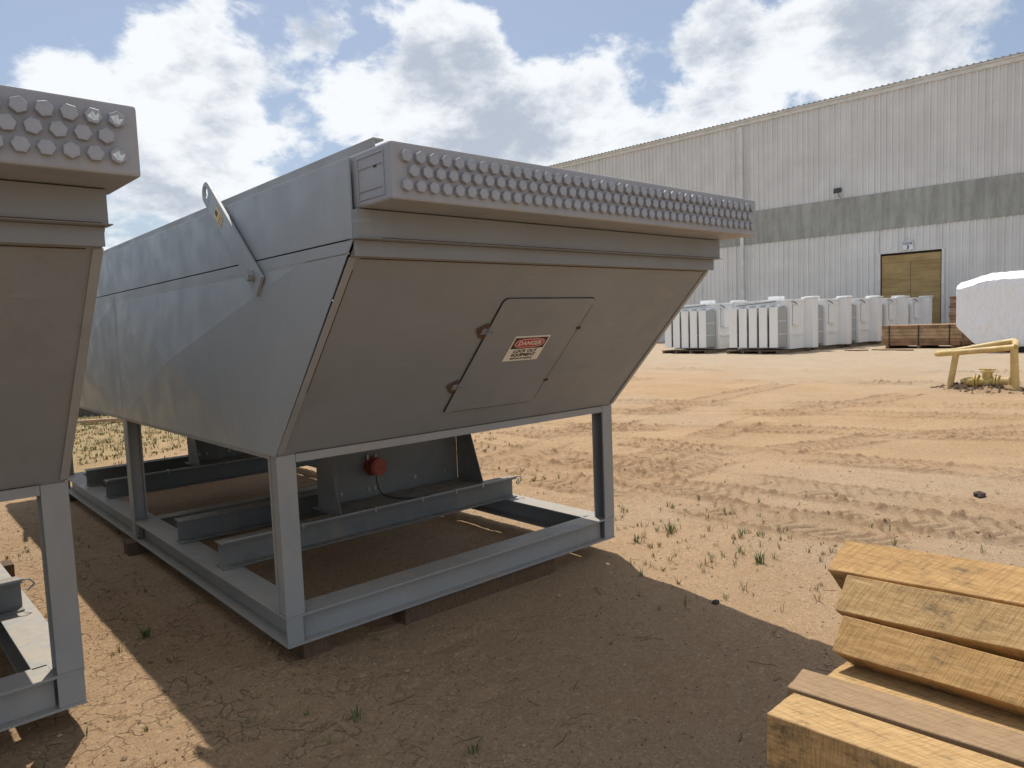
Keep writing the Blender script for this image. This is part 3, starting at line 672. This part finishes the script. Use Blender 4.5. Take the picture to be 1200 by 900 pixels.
timber((.302,-2.350,.553),(.120,0,.018),(0,-.05),(.095,-.99),LN,M_w3,'thin weathered grey board lying second from the front of the pile')
timber((.440,-2.375,.530),(.150,0),(0,-.11),(.05,-.99),LN,M_w1,'yellow timber partly shaded, between the grey board and the tilted timbers')
timber((.517,-2.368,.580),(.068,.081),(.062,-.052),(.030,-.99),LN,M_w2,'lowest of the three tilted timbers, orange with black mould streaks',-.035)
timber((.605,-2.336,.660),(.077,.084),(.060,-.055),(.13,-.99),LN,M_w1,'middle of the three tilted timbers, pale yellow with a grey patch',-.035)
timber((.695,-2.273,.742),(.128,.059),(.050,-.108),(.145,-.985),LN,M_w2,'highest timber of the pile, broad and tilted, with dark stains',-.05)
# supporting lower courses
timber((.150,-2.385,.412),(.15,0),(0,-.13),(.075,-.99),LN,M_w1,'timber directly under the front square timber, its corner just showing')
for i,(x,z,w,t,y) in enumerate(((.32,.500,.11,.13,-2.42),(.45,.415,.15,.13,-2.45),(.61,.52,.15,.13,-2.62),(.70,.62,.14,.10,-2.6),(.77,.52,.15,.13,-2.65),(.62,.385,.15,.13,-2.66),(.79,.385,.15,.13,-2.7),(.31,.365,.13,.13,-2.45))):
    timber((x,y,z),(w,0),(0,-t),(.08,-.99),LN,M_w2,'timber hidden low inside the pile under the tilted ones')
for i in range(4):
    for k in range(2): timber((.16+.20*i,-2.45-.09*i,.275-.14*k-.005),(.18,0),(0,-.13),(.08,-.99),LN,M_w2,'timber in the bottom courses of the pile below the frame edge')
for y in (-3.1,-4.2):
    mb=MB(); mb.box(.12,y,G-.02,1.05,y+.12,G+.11); 
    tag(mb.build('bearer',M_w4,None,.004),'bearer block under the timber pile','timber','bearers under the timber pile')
# dunnage under the coolers
def dunnage(x0,y0,x1,y1,label):
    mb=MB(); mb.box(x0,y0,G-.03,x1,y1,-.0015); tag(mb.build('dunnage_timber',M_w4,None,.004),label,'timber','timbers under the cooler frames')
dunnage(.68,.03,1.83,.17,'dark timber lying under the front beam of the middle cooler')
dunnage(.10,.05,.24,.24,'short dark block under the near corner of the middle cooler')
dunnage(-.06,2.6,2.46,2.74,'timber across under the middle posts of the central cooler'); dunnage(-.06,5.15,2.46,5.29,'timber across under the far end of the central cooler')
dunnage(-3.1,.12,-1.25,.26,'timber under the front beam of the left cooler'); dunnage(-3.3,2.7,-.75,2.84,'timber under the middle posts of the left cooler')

# ------------------------------------------------------------------ warehouse
D=44.0; wn=Vector((.9974,.0727,0)); wt=Vector((-.0727,.9974,0))
WM=Matrix(((wt.x,wn.x,0,wn.x*D),(wt.y,wn.y,0,wn.y*D),(0,0,1,0),(0,0,0,1)))  # local u, depth, z
def bld_build(stain):
    def f(N,L,tc,cur,b):
        v=tc.outputs['Object']
        cur=mixc(N,L,rng_(N,L,nz(N,L,v,1.5,6,.6,(1.6,1,.06)),.40,.72,0,stain),cur,(.34,.33,.31))
        cur=mixc(N,L,rng_(N,L,nz(N,L,v,.25,4,.6),.4,.7,0,.2),cur,(.46,.47,.46))
        return cur
    return f
M_clad=mat('pale_cladding',(.69,.70,.715),.5,0,.05,.8,0,10,.4,bld_build(.22))
M_clad2=mat('lower_cladding',(.73,.74,.745),.5,0,.05,.8,0,10,.4,bld_build(.25))
def conc(N,L,tc,cur,b):
    v=tc.outputs['Object']
    cur=mixc(N,L,rng_(N,L,nz(N,L,v,1.1,8,.7,(2.2,1,.25)),.36,.66,0,.6),cur,(.20,.21,.195))
    cur=mixc(N,L,rng_(N,L,nz(N,L,v,5,6,.7),.5,.75,0,.4),cur,(.42,.43,.38))
    return cur
M_conc=mat('stained_concrete',(.38,.395,.385),.9,0,.1,.6,0,10,.2,conc)
M_trim=mat('trim_white',(.64,.65,.65),.5,0,.1,2)
def plyb(N,L,tc,cur,b):
    v=tc.outputs['Object']
    cur=mixc(N,L,rng_(N,L,nz(N,L,v,1.2,7,.7,(.35,1,3.5)),.40,.65,0,.7),cur,(.26,.17,.075))
    return cur
M_ply=mat('plywood',(.42,.31,.15),.8,0,.12,1.2,0,10,.2,plyb)
WH=thing('warehouse','long pale ribbed metal warehouse with a grey concrete band','warehouse')
WH.matrix_world=WM
U0,U1=-30,62; ZR,ZB1,ZB0=14.27,8.33,6.21; DU0,DU1,DZ=7.62,10.87,4.81
def ribbed(name,u0,u1,z0,z1,y,m_,pitch=.32,cut=None):
    mb=MB(); prof=[]; u=u0
    while u<u1:
        # trapezoid ribs, one wide sheet lap every sixth
        for du,dp in ((0,0),(.19,0),(.205,-.075),(.285,-.075),(.30,0)): prof.append((u+du,y+dp))
        u+=pitch
    def strip(pr,za,zb): 
        n=len(pr); vs=[(a,b,za) for a,b in pr]+[(a,b,zb) for a,b in pr]; mb.add(vs,[(i,i+1,n+i+1,n+i) for i in range(n-1)])
    if cut:
        a,b_,zc=cut
        L_=[p for p in prof if p[0]<=a]+[(a,y)]; M_=[(a,y)]+[p for p in prof if a<p[0]<b_]+[(b_,y)]; R_=[(b_,y)]+[p for p in prof if p[0]>=b_]
        strip(L_,z0,z1); strip(M_,zc,z1); strip(R_,z0,z1)
    else: strip(prof,z0,z1)
    return mb.build(name,m_,WH)
ribbed('upper_wall',U0,U1,ZB1,ZR-.33,0,M_clad); ribbed('lower_wall',U0,U1,G-.1,ZB0,0,M_clad2,cut=(DU0,DU1,DZ))
mb=MB(); mb.box(U0,-.09,ZB0-.002,U1,.3,ZB1-.01); mb.build('concrete_band',M_conc,WH)
mb=MB()
u=U0
while u<U1: mb.box(u,-.094,ZB0+.0,u+.03,-.0905,ZB1-.02); u+=6.1
mb.build('band_joint',M_conc,WH)
mb=MB(); mb.box(U0,-.14,ZR-.34,U1,.1,ZR-.12); mb.box(U0-.2,-.22,ZR-.12,U1+.2,30,ZR-.02); mb.build('eave',M_trim,WH,.01)
mb=MB(); u=U0
while u<U1: mb.box(u,-.27,ZR-.0195,u+.10,30,ZR+.05); u+=.32
mb.box(U0,-.25,ZR-.0192,U1,30,ZR+.005); mb.build('roof',mat('roof_sheet',(.36,.37,.36),.5,0,.2,2),WH)
mb=MB(); mb.box(U0,.35,G,U1,30,ZR-.5); mb.build('inner_walls',M_dark,WH)
for uu in (19.28,50,-6):
    mb=MB(); mb.box(uu-.10,-.30,G,uu+.10,-.12,ZR-.46); 
    for z in (1,3.5,6,8.6,11): mb.box(uu-.13,-.31,z,uu+.13,-.11,z+.07)
    mb.build('downpipe',M_trim,WH,.01)
DR=MB(); DR.box(DU0+.10,.06,G,(DU0+DU1)/2-.01,.10,DZ-.55); DR.box((DU0+DU1)/2+.01,.06,G,DU1-.10,.10,DZ-.55); DR.box(DU0+.10,.03,DZ-.54,DU1-.10,.09,DZ-.12)
DR.box((DU0+DU1)/2-.009,.061,G,(DU0+DU1)/2+.009,.07,DZ-.55,1); DR.box(DU0,.12,G,DU1,.14,DZ,1)
dr=DR.build('dock_door',[M_ply,M_dark],WH); dr['label']='boarded dock opening of brown plywood panels'
mb=MB(); mb.box(DU0-.10,-.07,G,DU0+.04,.1,DZ+.06); mb.box(DU1-.04,-.07,G,DU1+.10,.1,DZ+.06); mb.box(DU0+.04,-.07,DZ+.002,DU1-.04,.1,DZ+.06); mb.build('door_frame',M_trim,dr,.005)
ds=MB(); ds.box(-.33,-.02,-.28,.33,0,.28); M_navy=mat('navy_print',(.03,.045,.14),.5)
for a in ((-.30,.235,.30,.25),(-.30,-.25,.30,-.235),(-.30,-.235,-.285,.235),(.285,-.235,.30,.235)): ds.box(a[0],-.024,a[1],a[2],-.0205,a[3],1)
RX=Matrix.Rotation(R(90),4,'X')
# wall's outward side faces the camera, u runs to the left: mirror text so it reads correctly
TM=Matrix.Rotation(R(180),4,'Z')
def t2(s,size,z,bold): text_geo(ds,s,size,Matrix.Translation((0,-.027,z))@Matrix.Diagonal((-1,1,1,1))@RX,1,.002,bold)
t2('DOCK',.165,.115,.006); t2('3',.27,-.10,.012)
o=ds.build('dock_sign',[mat('sign_white',(.75,.77,.80),.4),M_navy]); o.matrix_world=WM@Matrix.Translation((9.34,-.11,5.16)); tag(o,'small white DOCK 3 sign above the boarded dock door','sign')
fl=thing('flood_light','small flood light on the warehouse wall at the top of the concrete band','flood light'); fl.matrix_world=WM@Matrix.Translation((13.07,-.1,8.70))
mb=MB(); mb.box(-.03,-.25,-.30,.03,.05,-.24); mb.box(-.03,-.28,-.30,.03,-.22,.0); mb.build('bracket',M_bolt,fl); mb=MB(); mb.hexa([(-.22,-.5,-.10),(.22,-.5,-.10),(.18,-.2,-.02),(-.18,-.2,-.02),(-.22,-.42,.22),(.22,-.42,.22),(.18,-.16,.16),(-.18,-.16,.16)]); mb.build('lamp_head',mat('lamp_black',(.05,.05,.05),.4),fl,.01)

# ------------------------------------------------------------------ transformers
M_tw=mat('transformer_white',(.90,.91,.91),.4,0,.03,1.0,0,10,.5,bld_build(.10)); M_fin=mat('radiator_grey',(.40,.42,.42),.45,0,.05,1)
M_pal=mat('pallet_wood',(.17,.13,.085),.9,0,.3,5)
def transformer(x,y,label,first=None):
    if first:
        r=first.copy(); COL.objects.link(r); r.location=(x,y,G)
        for c in first.children:
            d=c.copy(); COL.objects.link(d); d.parent=r
        r['label']=label; return r
    T=thing('transformer',label,'transformer',(x,y,G),0,'white transformers along the warehouse')
    z0=.16
    # local: +x away from camera side, -y towards the right of the photo. origin = front right radiator corner
    mb=MB(); mb.box(.85,-.10,z0,2.1,2.35,2.18); mb.box(.78,-.16,2.181,2.16,2.4,2.25); mb.box(.90,-.115,z0+.15,.98,-.102,2.1); mb.box(1.9,-.115,z0+.15,1.98,-.102,2.1)
    for z in (.75,1.25): mb.box(.99,-.20,z,1.89,-.103,z+.05)
    mb.build('tank',M_tw,T,.012)
    for i in range(5):
        mb=MB(); y0=.02+i*.47
        for k in range(7): mb.box(.03,y0+k*.055,z0+.12,.80,y0+k*.055+.028,1.93,1)
        mb.box(.0,y0-.012,z0+.10,.03,y0+.352,1.95); mb.cyl((.45,y0+.18,1.93),(.45,y0+.18,2.04),.05,8); mb.box(.43,y0+.12,1.98,.87,y0+.24,2.05)
        for z in (.8,1.35): mb.box(.04,y0-.018,z,.79,y0+.366,z+.02)
        mb.build('radiator',[M_tw,M_fin],T)
    mb=MB(); mb.box(1.05,-.30,1.15,1.55,-.122,1.98); mb.box(1.02,-.33,1.985,1.58,-.122,2.01); mb.build('control_box',M_tw,T,.01)
    mb=MB(); mb.box(2.11,-.48,z0,2.62,2.3,2.27); mb.box(2.06,-.52,2.272,2.68,.0,2.34); mb.build('cabinet',M_tw,T,.012)
    mb=MB(); mb.tube([(.5,2.2,2.07),(.5,1.8,2.10),(.6,1.2,2.14),(.8,.5,2.20),(1.0,-.1,2.20),(1.12,-.25,2.08),(1.15,-.27,2.0)],.025,6); mb.build('cable',mat('cable_grey',(.16,.17,.18),.6),T)
    mb=MB(); mb.box(1.25,.6,2.26,1.75,1.1,2.42); mb.build('terminal_box',M_tw,T,.01)
    mb=MB()
    for yy in (-.1,.7,1.5,2.2): mb.box(-.12,yy,.0,2.7,yy+.12,.11)
    for k in range(5): mb.box(-.1+k*.2,-.12,.112,-.1+k*.2+.13,2.4,.14)
    mb.build('pallet',M_pal,T)
    return T
tf=transformer(26.8,11.75,'nearest large white transformer with radiator fins, right of the cooler')
xs=[29.9,32.9,35.9,38.9]; lb=['second white transformer from the nearest in the receding row','third white transformer in the receding row','fourth white transformer, just left of the brown lumber stack','farthest white transformer, beside the boarded dock door']
for i,x in enumerate(xs): transformer(x,11.72-.13*(i+1)*(1 if i else .6),lb[i],tf)
transformer(26.9,15.25,'white transformer partly hidden by the cooler hopper, fins toward the yard',tf)
transformer(29.9,15.45,'white transformer standing behind the leftmost visible one',tf)
transformer(33.2,15.6,'white transformer deep in the back row, only its top showing',tf)

# ------------------------------------------------------------------ lumber stacks
M_l1=mat('lumber_brown',(.25,.15,.085),.85,0,.3,3); M_l2=mat('lumber_pale',(.36,.25,.15),.85,0,.25,4)
def lumber(x0,y0,x1,y1,z0,layers,h,label,across):
    T=thing('lumber_stack',label,'lumber stack',((x0+x1)/2,(y0+y1)/2,G),0,'lumber stacks by the warehouse')
    cx,cy=(x0+x1)/2,(y0+y1)/2
    for l in range(layers):
        mb=MB(); z=z0-G+l*h
        n=int((x1-x0)/.16)
        for k in range(n):
            w=(x1-x0)/n; j=random.uniform(-.06,.06); mb.box(x0+k*w-cx+.003,y0-cy+j,z+.004,x0+(k+1)*w-cx-.003,y1-cy+j*.5,z+h-.006,random.randint(0,1))
        mb.build('board_course',[M_l1,M_l2],T)
    mb=MB()
    for yy in (y0-cy+.35,0,y1-cy-.35): mb.box(x0-cx-.02,yy,z0-G,x0-cx-.012,yy+.04,z0-G+layers*h+.01)
    mb.build('strap',M_blackp,T)
    mb=MB()
    for yy in (y0-cy+.2,-.05,y1-cy-.3): mb.box(x0-cx,yy,0,x1-cx,yy+.12,z0-G)
    mb.build('bearer',M_l1,T); return T
lumber(31.2,6.35,33.4,9.35,.02,6,.142,'long low stack of brown boards strapped together beside the shrouded load',0)
lumber(37.0,7.25,38.4,9.0,.02,5,.13,'low dark board stack behind the long stack near the dock door',0)
lumber(35.0,6.3,36.5,7.9,.02,15,.135,'tall stack of brown boards behind, between the dock door and white cover',0)
for (x,y,l,a,lab) in ((29.6,8.3,1.6,1.3,'loose board lying on the dirt in front of the long lumber stack'),(29.3,9.6,.9,1.5,'short loose plank on the dirt left of the long board'),):
    mb=MB(); mb.box(-.08,-l/2,0,.08,l/2,.045); o=mb.build('loose_board',M_l1); o.location=(x,y,G); o.rotation_euler=(0,0,a-1.4); tag(o,lab,'board')

# ------------------------------------------------------------------ shrouded load
def shrouded():
    T=thing('wrapped_load','large load wrapped in white shrink film on a low skid','wrapped load',(28.0,3.2,G))
    # cross-section profile in (y,z) as seen from camera, extruded along x; left end chamfered below
    ya,yb=2.42,-3.6
    zt0=2.55
    def ring(x,inset,dz):
        return [(x,ya-.72-inset*.3,.22),(x,ya-inset,.95),(x,ya-inset,zt0-dz),(x,ya-.95-inset,zt0+.27-dz),(x,ya-2.3,zt0+.30-dz),(x,ya-2.9,zt0+.20-dz),(x,yb+.5,zt0+.25-dz),(x,yb,zt0-dz),(x,yb,.22)]
    NX=26; NS=7; vs=[]; cols=0
    xsn=[0,.06,.35]+list(np.linspace(.5,2.7,16))+[2.9,3.1,3.2]
    for xi,x in enumerate(xsn):
        edge=min(x,3.2-x); ins=.10*math.exp(-edge*6); dz=.30*math.exp(-edge*3.0)
        rg=ring(x,ins,dz); pts=[]
        for a,b_ in zip(rg[:-1],rg[1:]):
            for k in range(NS): t=k/NS; pts.append([a[i]+(b_[i]-a[i])*t for i in range(3)])
        pts.append(list(rg[-1])); 
        for j,p in enumerate(pts):
            w=.018*math.sin(p[1]*9+x*6+p[2]*5)+.012*math.sin(p[1]*21-p[2]*13+x*9); vs.append((p[0],p[1],p[2]+ (w if p[2]>2 else 0)))
        cols=len(pts)
    mb=MB(); fs=[(i*cols+j,i*cols+j+1,(i+1)*cols+j+1,(i+1)*cols+j) for i in range(len(xsn)-1) for j in range(cols-1)]
    mb.add(vs,fs,0,True)
    # front face (x=0) as grid with film ripples
    H=24; V=22; fv=[]
    def prof_z(y):
        # top height at y
        rg=ring(0,.10,.30); top=[q for q in rg if q[2]>1.5]
        for a,b_ in zip(top[:-1],top[1:]):
            if b_[1]<=y<=a[1]:
                t=(a[1]-y)/max(a[1]-b_[1],1e-6); return a[2]+(b_[2]-a[2])*t
        return zt0-.30
    for i in range(H+1):
        y=(ya-.10)+(yb-ya+.10)*i/H; zb_=.22+max(0,(y-(ya-.75))/.65)*.73; zt_=prof_z(y)
        for j in range(V+1):
            z=zb_+(zt_-zb_)*j/V; e=math.sin(math.pi*i/H)**.3*math.sin(math.pi*j/V)**.3
            d=-.05*e+.015*math.sin(9*(y+z*1.2))*e+.012*math.sin(17*(y-z*.8))*e*max(0,math.sin(1.3*y))
            fv.append((d,y,z))
    mb.add(fv,[(i*(V+1)+j,i*(V+1)+j+1,(i+1)*(V+1)+j+1,(i+1)*(V+1)+j) for i in range(H) for j in range(V)],0,True)
    def film(N,L,tc,cur,b):
        n=nz(N,L,tc.outputs['Object'],1.3,5,.55,(1,1.9,1.0)); bp=N.new('ShaderNodeBump'); bp.inputs['Strength'].default_value=.9; bp.inputs['Distance'].default_value=.25; L.new(n,bp.inputs['Height']); L.new(bp.outputs[0],b.inputs['Normal'])
    mb.build('white_cover',mat('white_film',(.86,.88,.93),.40,0,.02,1,0,10,.4,film),T)
    mb=MB(); mb.box(.25,yb+.2,.0,.45,ya-.85,.21); mb.box(2.6,yb+.2,.0,2.8,ya-.85,.21)
    for yy in (ya-1.1,ya-3,yb+.4): mb.box(.46,yy,.04,2.59,yy+.15,.2)
    mb.build('skid',M_black,T)
shrouded()

# ------------------------------------------------------------------ yellow pipe guard and valve
M_yp=mat('yellow_pipe_paint',(.60,.44,.17),.5,0,.15,6,.1,40,.4,steel_build(.3,.66))
g=thing('pipe_guard','yellow bent pipe guard frame standing over the buried valve','guard rail',(14.6,1.2,G))
def gl(p): return (p[0]-14.6,p[1]-1.2,p[2]-G)
tip=(14.5,1.85,.61)
mb=MB(); mb.tube([gl(q) for q in [(14.36,.50,.745),(14.40,.9,.70),(14.44,1.35,.655),(14.47,1.74,.62),(14.53,1.84,.612),(14.60,1.80,.62),(14.70,1.35,.70),(14.82,.85,.80),(14.88,.66,.835),(14.86,.60,.835)]],.058,12)
mb.tube([gl((14.86,.62,.835)),gl((14.62,.54,.80)),gl((14.36,.50,.745))],.058,12); mb.build('top_rail',M_yp,g)
for a,b_ in (((14.46,1.49,.62),(14.46,1.62,G-.1)),((14.37,.51,.72),(14.36,.46,G-.1)),((14.85,.63,.80),(14.80,.62,G-.1))):
    mb=MB(); mb.cyl(gl(a),gl(b_),.058,14); mb.build('leg',M_yp,g)
M_yv=mat('valve_yellow',(.58,.43,.15),.6,0,.3,12,.2,30,.3,steel_build(.5,.60))
vz=G+.07
v=thing('valve','rusty yellow pipe valve half buried under the guard frame','valve',(14.55,.98,vz))
mb=MB(); mb.cyl((0,-.36,.12),(0,.34,.10),.085,18)
for yy in (-.20,-.15,.14,.19): mb.cyl((0,yy,.12),(0,yy+.03,.12),.125,18)
mb.cyl((0,.34,.10),(0,.42,.06),.085,18); mb.build('pipe_body',M_yv,v)
mb=MB(); mb.cyl((0,-.0,.16),(0,-.0,.29),.085,16); mb.cyl((0,0,.29),(0,0,.315),.115,6,smooth=False); mb.cyl((0,0,.315),(0,0,.36),.055,8); mb.box(-.02,-.14,.33,.02,.14,.355); mb.build('bonnet',M_yv,v)
mb=MB()
for i in range(260):
    a=random.random()*6.28; r_=random.uniform(.15,1.0); x=14.55+math.cos(a)*r_*.8; y=.98+math.sin(a)*r_; s_=random.uniform(.015,.05); z=gh(x,y)
    mb.add([(x+s_*random.uniform(.6,1),y,z),(x,y+s_*random.uniform(.6,1.2),z),(x-s_,y,z),(x,y-s_*random.uniform(.6,1.2),z),(x,y,z+s_*.8)],[(0,1,4),(1,2,4),(2,3,4),(3,0,4)])
tag(mb.build('dirt_clods',mat('dark_soil',(.12,.075,.045),.95)),'dark lumps of dug soil heaped around the valve','soil',kind='stuff')

for (x,y,sz,lab) in ((5.55,-1.35,.05,'dark lump of debris lying alone on the dirt near the right edge'),(2.05,-1.02,.02,'small dark stone lying in the sun just above the shadow edge')):
    mb=MB(); n=9; vs=[]
    for i in range(5):
        for k in range(n): a=k/n*6.283; q=math.sin((i+.5)/5*math.pi)*sz*(.75+.5*random.random()); vs.append((math.cos(a)*q*1.5,math.sin(a)*q,math.cos((i+.5)/5*math.pi)*sz*.55))
    mb.add(vs,[(i*n+k,i*n+(k+1)%n,(i+1)*n+(k+1)%n,(i+1)*n+k) for i in range(4) for k in range(n)]+[tuple(range(n)),tuple(range(4*n,5*n))])
    o=mb.build('stone',mat('dark_stone',(.05,.035,.03),.9)); o.location=(x,y,gh(x,y)+sz*.3); tag(o,lab,'stone')
# ------------------------------------------------------------------ behind the coolers on the left
def far_skid(x,y,rz,l,w,h,label):
    T=thing('steel_skid',label,'steel skid',(x,y,G),rz,'old steel skids in the grass')
    mb=MB()
    for yy in (0,w-.15): ibeam(mb,0,l,.0+.02,.02+h,'x',(yy,yy+.15),.012)
    for k in range(5): xx=k*(l-.15)/4; mb.box(xx,.151,.05,xx+.12,w-.151,h-.02)
    mb.build('beam_frame',mat('dark_steel',(.10,.085,.07),.7,0,.3,3),T,.004); 
    mb=MB(); mb.box(.3,.2,h+.025,l-.3,w-.2,h+.06); mb.build('deck_plate',M_l1,T)
    return T
far_skid(-.5,15.2,-.35,5.5,1.6,.30,'dark steel skid frame lying in the grass behind the coolers')
mb=MB(); mb.box(0,0,0,2.4,.14,.06); o=mb.build('loose_board',M_l2); o.location=(1.4,12.9,G+.02); o.rotation_euler=(0,0,-.5); tag(o,'pale loose board lying in the grass behind the middle cooler','board')
def bush(x,y,w,h,label):
    T=thing('bush',label,'bush',(x,y,G),0,'bushes at the far yard edge')
    n=5000; P=rng.normal(size=(n,3)); P/=np.linalg.norm(P,axis=1)[:,None]; P*=(.45+.55*rng.random((n,1)))
    P=P*np.array([w,w*.6,h*.55])*(1+.25*np.sin(P[:,:1]*5)+.2*np.sin(P[:,1:2]*7+1)); P[:,2]+=h*.5; P=P[P[:,2]>.05]; n=len(P)
    s_=.05+.06*rng.random(n); A=rng.normal(size=(n,3)); A/=np.linalg.norm(A,axis=1)[:,None]; B=np.cross(A,rng.normal(size=(n,3))); B/=np.linalg.norm(B,axis=1)[:,None]
    V=np.stack([P-A*s_[:,None],P+B*s_[:,None]*.5,P+A*s_[:,None],P-B*s_[:,None]*.5],1).reshape(-1,3)
    mb=MB(); mb.v=[tuple(q) for q in V]; mb.f=[(4*i,4*i+1,4*i+2,4*i+3) for i in range(n)]; mb.m=[0]*n; mb.sm=[False]*n
    mb.build('foliage',mat('bush_leaf',(.055,.085,.028),.6,0,.4,3),T)
    mb=MB(); 
    for k in range(5): a=k*1.26; mb.cyl((0,0,0),(math.cos(a)*w*.5,math.sin(a)*w*.3,h*.6),.05,6,r1=.02)
    mb.build('stem',M_l1,T)
for i,(x,y,w,h,l) in enumerate(((-2,24,2.2,1.8,'green bush far behind the gap between coolers, leftmost'),(1.5,25,2.4,2.2,'green bush far behind the coolers, second from left'),(5.5,26,2.6,1.9,'green bush far behind the middle cooler'),(9.5,27,2.5,2.3,'green bush farthest to the right behind the middle cooler'))): bush(x,y,w,h,l)
